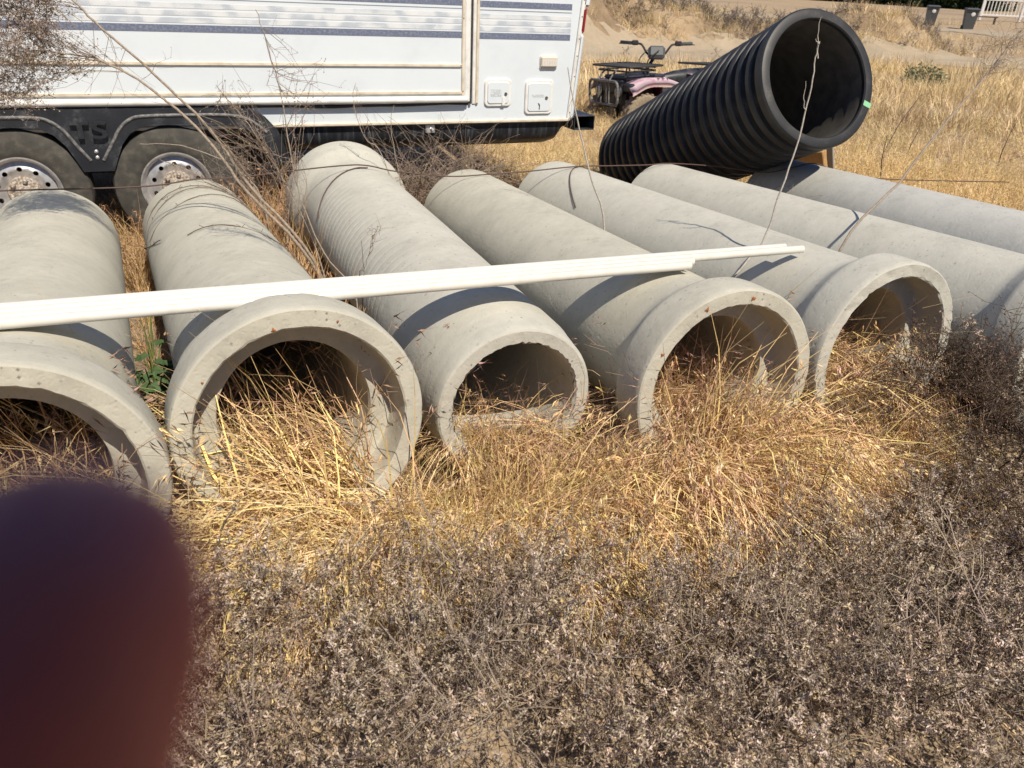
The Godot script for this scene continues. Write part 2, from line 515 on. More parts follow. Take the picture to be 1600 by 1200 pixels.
func build_ground():
	var xs := axis_lines(-420.0, 420.0, -3.0, 26.0, 0.22)
	var zs := axis_lines(-420.0, 120.0, -24.0, 2.0, 0.22)
	var V := PackedVector3Array()
	var N := PackedVector3Array()
	var C := PackedColorArray()
	var I := PackedInt32Array()
	var hs := []
	for z in zs:
		var row := []
		for x in xs: row.append(gh(x, z))
		hs.append(row)
	var nx := xs.size()
	for j in zs.size():
		for i in nx:
			V.append(Vector3(xs[i], hs[j][i], zs[j]))
			var i0 := maxi(i - 1, 0)
			var i1 := mini(i + 1, nx - 1)
			var j0 := maxi(j - 1, 0)
			var j1 := mini(j + 1, zs.size() - 1)
			N.append(Vector3(-(hs[j][i1] - hs[j][i0]) / (xs[i1] - xs[i0]), 1.0, -(hs[j1][i] - hs[j0][i]) / (zs[j1] - zs[j0])).normalized())
			# soil tone: paler dust in the open field, greyer crust in patches
			var n := nz2.get_noise_2d(xs[i] * 14.0, zs[j] * 14.0)
			var c := Color(1.0, 0.98, 0.94).lerp(Color(0.72, 0.72, 0.76), smoothstep(0.15, 0.5, n))
			var d := Vector2(xs[i], zs[j]).length()
			if d > 12.0 and d < 60.0: c = c.lerp(Color(0.62, 0.58, 0.54), smoothstep(0.15, 0.5, mound(xs[i], zs[j])) * smoothstep(-0.15, 0.2, nz.get_noise_2d(xs[i] * 45.0, zs[j] * 45.0)))
			C.append(c)
	for j in zs.size() - 1:
		for i in nx - 1:
			var a := j * nx + i
			I.append_array([a, a + 1, a + nx + 1, a, a + nx + 1, a + nx])
	var arr := []
	arr.resize(Mesh.ARRAY_MAX)
	arr[Mesh.ARRAY_VERTEX] = V
	arr[Mesh.ARRAY_NORMAL] = N
	arr[Mesh.ARRAY_COLOR] = C
	arr[Mesh.ARRAY_INDEX] = I
	var m := ArrayMesh.new()
	m.add_surface_from_arrays(Mesh.PRIMITIVE_TRIANGLES, arr)
	var o := put(m, M.ground, "ground")
	tag(o, "", "", "", "structure")
	# two dirt tracks
	for r in [[[Vector2(-20, -16), Vector2(3, -16.2), Vector2(9.4, -16.6), Vector2(13.5, -16.5), Vector2(17, -15.6), Vector2(23, -13.6), Vector2(34, -9)], 1.5], [[Vector2(10, -60), Vector2(30, -45), Vector2(36, -37.5), Vector2(37.5, -31), Vector2(37, -24), Vector2(34, -12)], 2.6]]:
		var mb := MB.new()
		mb.smooth()
		var pts := []
		for p in r[0]: pts.append(Vector3(p.x, 0, p.y))
		pts = smooth_path(pts, 24)
		var rows := []
		for i in pts.size():
			var t: Vector3 = (pts[mini(i + 1, pts.size() - 1)] - pts[maxi(i - 1, 0)]).normalized()
			var s := Vector3(-t.z, 0, t.x)
			var row := []
			for k in 7:
				var e: float = (k - 3) / 3.0 * (r[1] + (0.25 * nz.get_noise_2d(i * 9.0, k * 60.0 + 7) if absf(k - 3) == 3 else 0.0))
				var q: Vector3 = pts[i] + s * e
				q.y = gh(q.x, q.z) + (0.03 if absf(k - 3) < 3 else 0.0) + 0.012
				row.append(q)
			rows.append(row)
		for i in rows.size() - 1:
			for k in 6: mb.quad(rows[i][k], rows[i][k + 1], rows[i + 1][k + 1], rows[i + 1][k])
		var ro := part(mb, M.road, "dirt_road")
		tag(ro, "", "", "", "structure")

# ---- concrete pipes ----
const R_BAR := 0.26
func pipe_frame(a: Vector3, b: Vector3) -> Transform3D:
	return Transform3D(Basis.looking_at((b - a).normalized(), Vector3.UP), a)
# local: mouth centre at the origin, the pipe runs along -Z
func bell_pipe(label: String, mat: Material, a: Vector3, b: Vector3, sd: int, rough_edge := 0.002) -> Node3D:
	var t := thing("concrete_pipe", label, "pipe", pipe_frame(a, b), "concrete drain pipes in a row")
	var L := a.distance_to(b)
	var jit := BellJit.new(sd, rough_edge)
	var out := [Vector2(0.0, 0.262), Vector2(0.0, 0.275), Vector2(0.0, 0.29), Vector2(0.0, 0.302), Vector2(0.003, 0.3065), Vector2(0.010, 0.3095), Vector2(0.02, 0.3105), Vector2(0.06, 0.3105), Vector2(0.112, 0.310), Vector2(0.124, 0.308), Vector2(0.134, 0.303), Vector2(0.178, 0.272), Vector2(0.195, 0.2645), Vector2(0.22, 0.2605)]
	var s := 0.32
	while s < L - 0.05:
		out.append(Vector2(s, R_BAR)); s += 0.12
	out.append_array([Vector2(L - 0.015, R_BAR), Vector2(L, R_BAR - 0.012), Vector2(L, 0.205), Vector2(L - 0.01, 0.192)])
	var mb := MB.new()
	mb.lathe(out, Vector3.ZERO, Vector3.FORWARD, 120, jit)
	var o := part(mb, mat, "barrel", t)
	# the socket: a wider seat inside the mouth that ends in a step
	mb = MB.new()
	mb.lathe([Vector2(0.0, 0.262), Vector2(0.004, 0.2575), Vector2(0.02, 0.2555), Vector2(0.05, 0.254), Vector2(0.09, 0.250), Vector2(0.094, 0.248), Vector2(0.0955, 0.243), Vector2(0.0955, 0.225), Vector2(0.0955, 0.205), Vector2(0.099, 0.1955), Vector2(0.11, 0.192)], Vector3.ZERO, Vector3.FORWARD, 120, jit)
	part(mb, mat, "socket", t)
	mb = MB.new()
	mb.lathe([Vector2(0.11, 0.192), Vector2(L * 0.4, 0.1905), Vector2(L * 0.7, 0.1905), Vector2(L - 0.01, 0.192)], Vector3.ZERO, Vector3.FORWARD, 96)
	part(mb, mat, "bore", t)
	return t
func rust_spots(t: Node3D, list: Array):
	for q in list:   # [angle, radius, size]
		var an: float = q[0]
		var mb := MB.new()
		mb.flat()
		var c := Vector3(cos(an) * q[1], sin(an) * q[1], 0.0025)
		for k in 9:
			var r0: float = q[2] * (0.75 + 0.4 * sin(k * 2.3 + an * 5))
			var r1: float = q[2] * (0.75 + 0.4 * sin(((k + 1) % 9) * 2.3 + an * 5))
			mb.tri(c + Vector3(0, 0, 0.0015), c + Vector3(cos(TAU * (k + 1) / 9), sin(TAU * (k + 1) / 9), 0) * r1, c + Vector3(cos(TAU * k / 9), sin(TAU * k / 9), 0) * r0)
		part(mb, M.rust, "rust_spot", t)

func build_pipes():
	var A := bell_pipe("concrete pipe whose bell mouth lies behind the blurred fingertip", M.concrete_warm, Vector3(-0.408, 0.403, -1.564), Vector3(-0.54, 0.238, -3.981), 1)
	rust_spots(A, [[1.95, 0.278, 0.005]])
	var B := bell_pipe("concrete pipe with grass-filled bell mouth, lying before the right trailer wheel", M.concrete_warm, Vector3(0.208, 0.398, -1.688), Vector3(0.079, 0.226, -4.104), 2)
	rust_spots(B, [[1.75, 0.268, 0.006], [1.2, 0.283, 0.004], [2.5, 0.27, 0.004]])
	var D := bell_pipe("concrete pipe with three rust spots round its bell mouth", M.concrete_warm, Vector3(1.435, 0.345, -1.61), Vector3(1.485, 0.23, -4.031), 4)
	rust_spots(D, [[2.62, 0.282, 0.007], [1.98, 0.284, 0.008], [1.42, 0.281, 0.008]])
	bell_pipe("concrete pipe with a chipped bell mouth beside the dark brush", M.concrete, Vector3(2.105, 0.353, -1.637), Vector3(2.033, 0.249, -4.052), 5, 0.0045)
	bell_pipe("pale concrete pipe between the chipped bell pipe and the pipe under the black tube", M.concrete, Vector3(2.755, 0.364, -1.43), Vector3(2.632, 0.255, -3.85), 6)
	bell_pipe("grey concrete pipe carrying the black corrugated tube", M.concrete_cool, Vector3(3.45, 0.36, -1.60), Vector3(3.60, 0.23, -3.95), 7)
	# the one turned round: plain end in front, bell at the back
	var a := Vector3(0.831, 0.291, -1.805)
	var b := Vector3(0.84, 0.317, -4.224)
	var L := a.distance_to(b)
	var t := thing("concrete_pipe", "concrete pipe turned round, plain ragged end in front and ring marks on its flank", "pipe", pipe_frame(a, b), "concrete drain pipes in a row")
	var jit := SpigotJit.new(33)
	var prof := [Vector2(0.01, 0.195), Vector2(0.0, 0.202), Vector2(0.0, 0.215), Vector2(0.0, 0.236), Vector2(0.004, 0.242), Vector2(0.012, 0.2460), Vector2(0.050, 0.2490), Vector2(0.058, 0.2500), Vector2(0.068, 0.2525), Vector2(0.095, 0.2545), Vector2(0.105, 0.2555), Vector2(0.122, 0.2592), Vector2(0.25, R_BAR), Vector2(0.49, R_BAR)]
	var s := 0.5
	while s < 2.0:
		prof.append(Vector2(s, R_BAR)); s += 0.0065
	prof.append_array([Vector2(2.03, R_BAR), Vector2(2.14, 0.2605), Vector2(2.16, 0.2645), Vector2(2.18, 0.272), Vector2(2.222, 0.303), Vector2(2.235, 0.308), Vector2(2.26, 0.3105), Vector2(L - 0.01, 0.3105), Vector2(L, 0.302), Vector2(L, 0.262), Vector2(L - 0.02, 0.2555), Vector2(L - 0.095, 0.248), Vector2(L - 0.0955, 0.2), Vector2(L - 0.11, 0.192)])
	var mb := MB.new()
	mb.lathe(prof, Vector3.ZERO, Vector3.FORWARD, 132, jit)
	part(mb, M.concrete, "barrel", t)
	mb = MB.new()
	mb.lathe([Vector2(0.01, 0.195), Vector2(0.05, 0.191), Vector2(L * 0.5, 0.1905), Vector2(L - 0.11, 0.192)], Vector3.ZERO, Vector3.FORWARD, 96, jit)
	part(mb, M.concrete, "bore", t)

# ---- white plastic pipes lying across the row ----
func build_pvc():
	var right := [1.478, 1.998, 1.945, 1.51]
	var labels := ["white plastic pipe on the fingertip side of the bundle, ending short", "white plastic pipe in the bundle that reaches farthest right", "white plastic pipe at the trailer side of the bundle", "white plastic pipe lying inside the bundle, ending short"]
	var dir := Vector3(-0.421 - 1.998, 0.6575 - 0.609, -2.000 + 2.010).normalized()
	var order := [0, 3, 1, 2]
	for k in 4:
		var i: int = order[k]
		# side by side, each 27 mm thick
		var off := Vector3(0, 0.0008 * k, -0.0312 * (k - 1.5))
		var c0 := Vector3(1.998, 0.609, -1.985) + off
		var e: Vector3 = c0 + dir * ((1.998 - right[i]) / absf(dir.x))
		var L := 5.6 + 0.13 * k
		var t := thing("plastic_pipe", labels[i], "pipe", Transform3D(Basis.IDENTITY, e), "white plastic pipes lying across the row")
		var mb := MB.new()
		var sag := []
		var rr := 0.0134
		mb.lathe([Vector2(0, 0.0115), Vector2(0, 0.0132), Vector2(0.0008, rr), Vector2(1.2, rr), Vector2(2.4, rr), Vector2(3.6, rr), Vector2(L, rr), Vector2(L, 0.0115), Vector2(L - 0.3, 0.0112), Vector2(0.3, 0.0112)], Vector3.ZERO, dir, 20, null, true)
		part(mb, M.pvc, "wall", t)

# ---- black corrugated tube ----
func build_corrugated():
	var s := 0.945
	var eye := Vector3(0, 1.382, 0)
	var C := eye + (Vector3(3.522, 0.995, -3.685) - eye) * s
	var az := 0.061
	var el := -0.418
	var d := Vector3(sin(az) * cos(el), sin(el), -cos(az) * cos(el))
	var R := 0.40 * s
	var L := 2.12
	var t := thing("corrugated_pipe", "large black ribbed plastic tube propped up on a concrete pipe, mouth tilted skyward", "pipe", Transform3D(Basis.looking_at(d, Vector3.UP), C))
	var ri := R * 0.835
	var mb := MB.new()
	# rolled end collar
	mb.lathe([Vector2(0.03, ri + 0.004), Vector2(0.008, ri + 0.002), Vector2(0.0, ri + 0.008), Vector2(-0.002, R - 0.022), Vector2(0.003, R - 0.008), Vector2(0.014, R), Vector2(0.05, R), Vector2(0.064, R - 0.005), Vector2(0.072, R - 0.02), Vector2(0.076, R - 0.043)], Vector3.ZERO, Vector3.FORWARD, 112)
	part(mb, M.hdpe, "collar", t)
	mb = MB.new()
	var prof := []
	var x := 0.076
	var lo := R - 0.046
	var hi := R - 0.004
	while x < L - 0.08:
		prof.append_array([Vector2(x, lo), Vector2(x + 0.018, lo), Vector2(x + 0.026, lo + 0.012), Vector2(x + 0.032, hi - 0.008), Vector2(x + 0.040, hi), Vector2(x + 0.055, hi + 0.002), Vector2(x + 0.070, hi), Vector2(x + 0.078, hi - 0.008), Vector2(x + 0.084, lo + 0.012), Vector2(x + 0.092, lo)])
		x += 0.094
	prof.append(Vector2(x, lo))
	prof.append(Vector2(x, ri))
	mb.lathe(prof, Vector3.ZERO, Vector3.FORWARD, 112)
	part(mb, M.hdpe, "corrugated_wall", t)
	mb = MB.new()
	var lin_p := []
	x = 0.03
	while x < L - 0.03:
		lin_p.append(Vector2(x, ri + 0.004)); lin_p.append(Vector2(x + 0.047, ri - 0.004))
		x += 0.094
	mb.lathe(lin_p, Vector3.ZERO, Vector3.FORWARD, 112)
	part(mb, M.hdpe_in, "liner", t)
	mb = MB.new()
	var an := -0.42
	var mid := (ri + R) * 0.5
	mb.box(Vector3(cos(an) * mid, sin(an) * mid, 0.003), Vector3(R - ri - 0.012, 0.03, 0.002), 0.0005, Basis(Vector3(0, 0, 1), an))
	part(mb, M.green_tag, "sticker", t)
	# the board that wedges it
	var w := thing("wooden_board", "tan wooden board wedged beneath the black ribbed tube", "board")
	mb = MB.new()
	var base := Vector3(4.40, gh(4.4, -4.35) - 0.03, -4.35)
	mb.box(base + Vector3(-0.09, 0.235, 0.0), Vector3(0.05, 0.56, 0.24), 0.005, Basis(Vector3(0, 0, 1), 0.42) * Basis(Vector3(0, 1, 0), 0.35))
	part(mb, M.wood, "plank", w)
	mb = MB.new()
	mb.box(base + Vector3(0.02, 0.25, 0.07), Vector3(0.022, 0.58, 0.05), 0.004, Basis(Vector3(0, 0, 1), 0.34) * Basis(Vector3(0, 1, 0), 0.35))
	part(mb, M.gray_wood, "batten", w)

# ---- the photographer, whose fingertip strays in front of the lens ----
# distance field of tapered capsules on a grid, joined smoothly and meshed as surface nets
class Flesh:
	var lo: Vector3
	var cell: float
	var nx: int
	var ny: int
	var nzz: int
	var f := PackedFloat32Array()
	func _init(a: Vector3, b: Vector3, c: float):
		lo = a
		cell = c
		nx = int((b.x - a.x) / c) + 2
		ny = int((b.y - a.y) / c) + 2
		nzz = int((b.z - a.z) / c) + 2
		f.resize(nx * ny * nzz)
		f.fill(1.0)
	func bone(a: Vector3, b: Vector3, ra: float, rb: float, k: float):
		var m := maxf(ra, rb) + k * 2.0 + cell * 2.0
		var mn := (a.min(b) - Vector3.ONE * m - lo) / cell
		var mx := (a.max(b) + Vector3.ONE * m - lo) / cell
		var ab := b - a
		var l2 := maxf(ab.length_squared(), 1e-9)
		for z in range(maxi(0, int(mn.z)), mini(nzz, int(mx.z) + 1)):
			for y in range(maxi(0, int(mn.y)), mini(ny, int(mx.y) + 1)):
				var row := (z * ny + y) * nx
				for x in range(maxi(0, int(mn.x)), mini(nx, int(mx.x) + 1)):
					var p := lo + Vector3(x, y, z) * cell
					var t := clampf((p - a).dot(ab) / l2, 0.0, 1.0)
					var d := p.distance_to(a + ab * t) - lerpf(ra, rb, t)
					var o := f[row + x]
					var h := maxf(k - absf(d - o), 0.0) / k
					f[row + x] = minf(d, o) - h * h * k * 0.25
	func mesh_into(mb):
		var idx := {}
		var P := PackedVector3Array()
		var st := [1, nx, nx * ny]
		for z in nzz - 1:
			for y in ny - 1:
				for x in nx - 1:
					var i := (z * ny + y) * nx + x
					var inside := 0
					for c in 8:
						if f[i + (c & 1) + ((c >> 1) & 1) * nx + (c >> 2) * nx * ny] < 0.0: inside += 1
					if inside == 0 or inside == 8: continue
					var s := Vector3.ZERO
					var n := 0
					for e in [[0, 1], [2, 3], [4, 5], [6, 7], [0, 2], [1, 3], [4, 6], [5, 7], [0, 4], [1, 5], [2, 6], [3, 7]]:
						var c0: int = e[0]
						var c1: int = e[1]
						var v0 := f[i + (c0 & 1) + ((c0 >> 1) & 1) * nx + (c0 >> 2) * nx * ny]
						var v1 := f[i + (c1 & 1) + ((c1 >> 1) & 1) * nx + (c1 >> 2) * nx * ny]
						if (v0 < 0.0) != (v1 < 0.0):
							var t := v0 / (v0 - v1)
							s += Vector3(c0 & 1, (c0 >> 1) & 1, c0 >> 2).lerp(Vector3(c1 & 1, (c1 >> 1) & 1, c1 >> 2), t)
							n += 1
					idx[i] = P.size()
					P.append(lo + (Vector3(x, y, z) + s / n) * cell)
		mb.smooth()
		for z in range(1, nzz - 1):
			for y in range(1, ny - 1):
				for x in range(1, nx - 1):
					var i := (z * ny + y) * nx + x
					for ax in 3:
						var a := f[i]
						var b := f[i + st[ax]]
						if (a < 0.0) == (b < 0.0): continue
						var u: int = st[(ax + 1) % 3]
						var v: int = st[(ax + 2) % 3]
						var q := [i, i - u, i - u - v, i - v]
						if not (idx.has(q[0]) and idx.has(q[1]) and idx.has(q[2]) and idx.has(q[3])): continue
						if a < 0.0: mb.quad(P[idx[q[3]]], P[idx[q[2]]], P[idx[q[1]]], P[idx[q[0]]])
						else: mb.quad(P[idx[q[0]]], P[idx[q[1]]], P[idx[q[2]]], P[idx[q[3]]])

func chain(fl: Flesh, cx: Transform3D, list: Array, k: float):
	for i in list.size() - 1:
		var a: Array = list[i]
		var b: Array = list[i + 1]
		fl.bone(cx * (Vector3(a[0], a[1], -a[2]) * 0.001), cx * (Vector3(b[0], b[1], -b[2]) * 0.001), a[3] * 0.001, b[3] * 0.001, k)

func build_person(cx: Transform3D):
	var skin := plain(lin(0.33, 0.105, 0.09), 0.6)
	skin.subsurf_scatter_enabled = true
	skin.subsurf_scatter_strength = 0.35
	var shirt := plain(lin(0.05, 0.055, 0.07), 0.9)
	var jeans := plain(lin(0.06, 0.075, 0.11), 0.9)
	var hair := plain(lin(0.04, 0.025, 0.018), 0.8)
	var eye := cx.origin
	var fh := Vector3(-cx.basis.z.x, 0, -cx.basis.z.z).normalized()
	var rt := Vector3(-fh.z, 0, fh.x)
	var foot := eye - fh * 0.42
	foot.y = gh(foot.x, foot.z)
	var t := thing("person", "photographer whose out-of-focus fingertip covers the corner of the view, holding a phone", "person", Transform3D(Basis.IDENTITY, foot))
	var inv := Transform3D(Basis.IDENTITY, foot).affine_inverse()
	var lc := inv * cx           # camera frame seen from the person
	# body under the clothes, then the two hands on their own fine grids
	var B := Basis(rt, Vector3.UP, -fh)
	var mb := MB.new()
	var body := Flesh.new(Vector3(-0.75, -0.02, -0.75), Vector3(0.75, 1.80, 0.75), 0.02)
	var wl := lc * (Vector3(-78, -165, 45) * 0.001)
	var wr := lc * (Vector3(188, -165, 45) * 0.001)
	var head := B * Vector3(0, 1.58, -0.06)
	body.bone(B * Vector3(0, 1.40, 0.0), B * Vector3(0, 1.50, -0.03), 0.058, 0.055, 0.03)
	body.bone(head + Vector3(0, -0.03, 0) + fh * 0.03, head, 0.07, 0.085, 0.03)
	body.bone(head, head + Vector3(0, 0.05, 0) - fh * 0.02, 0.088, 0.092, 0.03)
	body.bone(head + fh * 0.09, head + fh * 0.105 + Vector3(0, -0.03, 0), 0.012, 0.016, 0.02)
	for s in [-1.0, 1.0]: body.bone(head + rt * 0.09 * s, head + rt * 0.095 * s + Vector3(0, 0.03, 0), 0.014, 0.016, 0.015)
	for s in [-1.0, 1.0]:
		var sh := B * Vector3(0.18 * s, 1.34, 0.0)
		var el := B * Vector3(0.27 * s, 1.07, -0.12)
		var wr2: Vector3 = wl if s < 0 else wr
		body.bone(sh, el, 0.048, 0.04, 0.03)
		body.bone(el, wr2, 0.04, 0.027, 0.03)
		body.bone(B * Vector3(0.10 * s, 0.86, 0), B * Vector3(0.11 * s, 0.46, -0.01), 0.078, 0.052, 0.04)
		body.bone(B * Vector3(0.11 * s, 0.46, -0.01), B * Vector3(0.11 * s, 0.08, 0.02), 0.05, 0.036, 0.03)
		body.bone(B * Vector3(0.11 * s, 0.04, 0.03), B * Vector3(0.12 * s, 0.03, -0.14), 0.042, 0.034, 0.03)
	body.bone(B * Vector3(-0.12, 1.34, 0), B * Vector3(0.12, 1.34, 0), 0.08, 0.08, 0.08)
	body.bone(B * Vector3(0, 1.25, 0), B * Vector3(0, 0.95, 0), 0.13, 0.12, 0.08)
	body.bone(B * Vector3(-0.06, 0.90, 0), B * Vector3(0.06, 0.90, 0), 0.11, 0.11, 0.06)
	body.mesh_into(mb)
	for side in [0, 1]:
		var m := Vector3(-120, -190, -40)
		var hf := Flesh.new(Vector3.ZERO, Vector3.ONE, 1.0)
		var cxs := lc
		if side == 1:   # the other hand is the mirror image about the phone's middle
			cxs = lc * Transform3D(Basis(Vector3(-1, 0, 0), Vector3(0, 1, 0), Vector3(0, 0, 1)), Vector3(0.110, 0, 0))
		# bounds from the joints
		var joints := [Vector3(-95, -175, 60), Vector3(-95, -175, -55), Vector3(30, -175, 60), Vector3(30, 15, 60), Vector3(-95, 15, -55), Vector3(30, 15, -55), Vector3(-95, 15, 60), Vector3(30, -175, -55)]
		var a := Vector3.INF
		var b := -Vector3.INF
		for j in joints:
			var q: Vector3 = cxs * (j * 0.001)
			a = a.min(q)
			b = b.max(q)
		hf = Flesh.new(a, b, 0.004)
		var k := 0.006
		# [x, y, forward, radius] in millimetres from the lens
		chain(hf, cxs, [[-78, -165, -45, 26], [-70, -140, -32, 24]], 0.012)
		chain(hf, cxs, [[-70, -140, -32, 22], [-52, -98, -6, 14]], 0.014)
		chain(hf, cxs, [[-66, -140, -34, 20], [-46, -106, -16, 14]], 0.014)
		chain(hf, cxs, [[-62, -140, -36, 18], [-42, -112, -28, 13]], 0.014)
		if side == 0: chain(hf, cxs, [[-52, -98, -4, 11.5], [-36.5, -63, 27, 9.4], [-29.2, -37, 38, 8.9], [-24.0, -11.8, 40, 8.5]], k)
		else: chain(hf, cxs, [[-52, -98, -4, 11.5], [-44, -58, 16, 9.2], [-28, -44, 20, 8.5], [-10, -38, 16, 7.8]], k)
		chain(hf, cxs, [[-48, -103, -12, 11], [-24, -84, 18, 9], [0, -76, 14, 8.4], [10, -70, 0, 7.8]], k)
		chain(hf, cxs, [[-44, -110, -20, 10.5], [-16, -98, 10, 8.6], [8, -86, 4, 8], [16, -74, -8, 7.4]], k)
		chain(hf, cxs, [[-42, -114, -30, 9.5], [-14, -106, -10, 7.6], [6, -94, -12, 7], [14, -82, -18, 6.4]], k)
		chain(hf, cxs, [[-66, -128, -38, 15], [-50, -86, -32, 11.5], [-30, -58, -24, 9.8], [-12, -38, -20, 8.6]], k)
		hf.mesh_into(mb)
	part(mb, skin, "body", t)
	# clothes a finger's breadth over the body
	mb = MB.new()
	var sf := Flesh.new(Vector3(-0.75, 0.7, -0.75), Vector3(0.75, 1.5, 0.75), 0.022)
	sf.bone(B * Vector3(-0.13, 1.345, 0), B * Vector3(0.13, 1.345, 0), 0.098, 0.098, 0.08)
	sf.bone(B * Vector3(0, 1.25, 0), B * Vector3(0, 0.90, 0), 0.152, 0.15, 0.08)
	for s in [-1.0, 1.0]:
		var sh := B * Vector3(0.18 * s, 1.34, 0.0)
		var el := B * Vector3(0.27 * s, 1.07, -0.12)
		var w2: Vector3 = wl if s < 0 else wr
		sf.bone(sh, el, 0.075, 0.062, 0.05)
		sf.bone(el, el.lerp(w2, 0.7), 0.06, 0.045, 0.03)
	sf.mesh_into(mb)
	part(mb, shirt, "shirt", t)
	mb = MB.new()
	sf = Flesh.new(Vector3(-0.4, 0.02, -0.4), Vector3(0.4, 1.05, 0.4), 0.022)
	sf.bone(B * Vector3(-0.07, 0.92, 0), B * Vector3(0.07, 0.92, 0), 0.128, 0.128, 0.06)
	for s in [-1.0, 1.0]:
		sf.bone(B * Vector3(0.10 * s, 0.86, 0), B * Vector3(0.11 * s, 0.46, -0.01), 0.098, 0.07, 0.03)
		sf.bone(B * Vector3(0.11 * s, 0.46, -0.01), B * Vector3(0.11 * s, 0.09, 0.02), 0.069, 0.058, 0.03)
	sf.mesh_into(mb)
	part(mb, jeans, "trousers", t)
	mb = MB.new()
	sf = Flesh.new(head - Vector3.ONE * 0.2, head + Vector3.ONE * 0.25, 0.016)
	sf.bone(head + Vector3(0, 0.045, 0) - fh * 0.035, head + Vector3(0, 0.06, 0) - fh * 0.01, 0.098, 0.098, 0.02)
	sf.bone(head + Vector3(0, -0.04, 0) - fh * 0.06, head + Vector3(0, 0.04, 0) - fh * 0.05, 0.07, 0.09, 0.02)
	sf.mesh_into(mb)
	part(mb, hair, "hair", t)
	# the phone: lens at the frame's origin, body just behind it
	var ph := thing("phone", "dark phone held sideways in the photographer's hands", "phone", cx)
	mb = MB.new()
	mb.box(Vector3(0.048, -0.0065, 0.0072), Vector3(0.150, 0.075, 0.008), 0.003)
	part(mb, M.black_plastic, "case", ph)
	mb = MB.new()
	mb.box(Vector3(0.048, -0.0065, 0.0117), Vector3(0.143, 0.069, 0.001), 0.0004)
	part(mb, plain(lin(0.02, 0.02, 0.022), 0.1), "screen", ph)

# ---- travel trailer ----
const WZ := -4.63    # side wall
const SZ := -4.60    # face of the slide-out
func wheel_mesh(t: Node3D, c: Vector3, tyre_r: float, width: float, rim_r: float):
	var w := Node3D.new()
	w.name = "wheel"
	w.position = c
	t.add_child(w, true)
	var mb := MB.new()
	var hw := width / 2
	var prof := []
	for q in [[-hw * 0.8, rim_r * 0.97], [-hw, rim_r + 0.03], [-hw * 1.02, rim_r + 0.07], [-hw * 0.97, tyre_r - 0.03], [-hw * 0.86, tyre_r - 0.008], [-hw * 0.7, tyre_r], [0.0, tyre_r + 0.004], [hw * 0.7, tyre_r], [hw * 0.86, tyre_r - 0.008], [hw * 0.97, tyre_r - 0.03], [hw * 1.02, rim_r + 0.075], [hw * 1.01, rim_r + 0.045], [hw * 1.015, rim_r + 0.04], [hw * 0.98, rim_r + 0.02], [hw * 0.86, rim_r * 0.98]]:
		prof.append(Vector2(q[0], q[1]))
	mb.lathe(prof, Vector3.ZERO, Vector3(0, 0, 1), 64)
	part(mb, M.tyre, "tyre", w)
	mb = MB.new()
	var zf := hw * 0.9
	mb.lathe([Vector2(-hw * 0.9, rim_r * 0.9), Vector2(zf - 0.05, rim_r * 0.88), Vector2(zf - 0.03, rim_r * 0.9), Vector2(zf - 0.008, rim_r * 0.95), Vector2(zf, rim_r), Vector2(zf + 0.006, rim_r + 0.003), Vector2(zf + 0.006, rim_r + 0.010), Vector2(zf - 0.01, rim_r + 0.012)], Vector3.ZERO, Vector3(0, 0, 1), 64)
	# disc with holes
	var ro := rim_r * 0.9
	var ri := rim_r * 0.46
	var nh := 10
	mb.smooth()
	for h in nh:
		var a0 := TAU * h / nh
		var da := TAU / nh
		var ring_o := []
		var ring_i := []
		for k in 24:
			var an := TAU * k / 24.0
			var e := Vector2(cos(an), sin(an))
			var sc := 1.0 / maxf(absf(e.x), absf(e.y))
			var ps := [Vector2(e.x * sc, e.y * sc), Vector2(e.x * 0.34, e.y * 0.3)]
			for q in 2:
				var aa: float = a0 + da * 0.5 * (1.0 + ps[q].x)
				var rr: float = lerpf(ri, ro, 0.5 + 0.5 * ps[q].y)
				var zz: float = zf - 0.034 + 0.016 * (1.0 - absf(ps[q].y)) 
				var p := Vector3(cos(aa) * rr, sin(aa) * rr, zz)
				if q == 0: ring_o.append(p)
				else: ring_i.append(p)
		for k in 24:
			var k2 := (k + 1) % 24
			mb.quad(ring_o[k], ring_o[k2], ring_i[k2], ring_i[k])
	part(mb, M.rim, "rim", w)
	mb = MB.new()
	mb.lathe([Vector2(zf - 0.034, ri), Vector2(zf - 0.022, ri * 0.93), Vector2(zf - 0.02, ri * 0.55), Vector2(zf - 0.012, ri * 0.5), Vector2(zf + 0.03, ri * 0.46), Vector2(zf + 0.04, ri * 0.38), Vector2(zf + 0.042, 0.001)], Vector3.ZERO, Vector3(0, 0, 1), 32)
	part(mb, M.hub, "hub", w)
	for k in 6:
		mb = MB.new()
		var an := TAU * k / 6 + 0.3
		var q := Vector3(cos(an), sin(an), 0) * ri * 0.76
		mb.lathe([Vector2(zf - 0.03, 0.0115), Vector2(zf - 0.002, 0.0115), Vector2(zf + 0.004, 0.007), Vector2(zf + 0.004, 0.0005)], q, Vector3(0, 0, 1), 6)
		part(mb, M.hub, "lug_nut", w)
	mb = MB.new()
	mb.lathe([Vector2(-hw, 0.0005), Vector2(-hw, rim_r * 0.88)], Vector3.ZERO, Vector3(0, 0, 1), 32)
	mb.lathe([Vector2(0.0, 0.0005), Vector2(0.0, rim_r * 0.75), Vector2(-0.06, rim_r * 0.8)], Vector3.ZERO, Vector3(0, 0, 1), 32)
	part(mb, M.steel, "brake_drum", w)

func strip(t: Node3D, mat: Material, called: String, x0: float, x1: float, y0: float, y1: float, z: float, th: float, bev := 0.001):
	var mb := MB.new()
	mb.box(Vector3((x0 + x1) / 2, (y0 + y1) / 2, z + th / 2), Vector3(x1 - x0, y1 - y0, th), bev)
	return part(mb, mat, called, t)

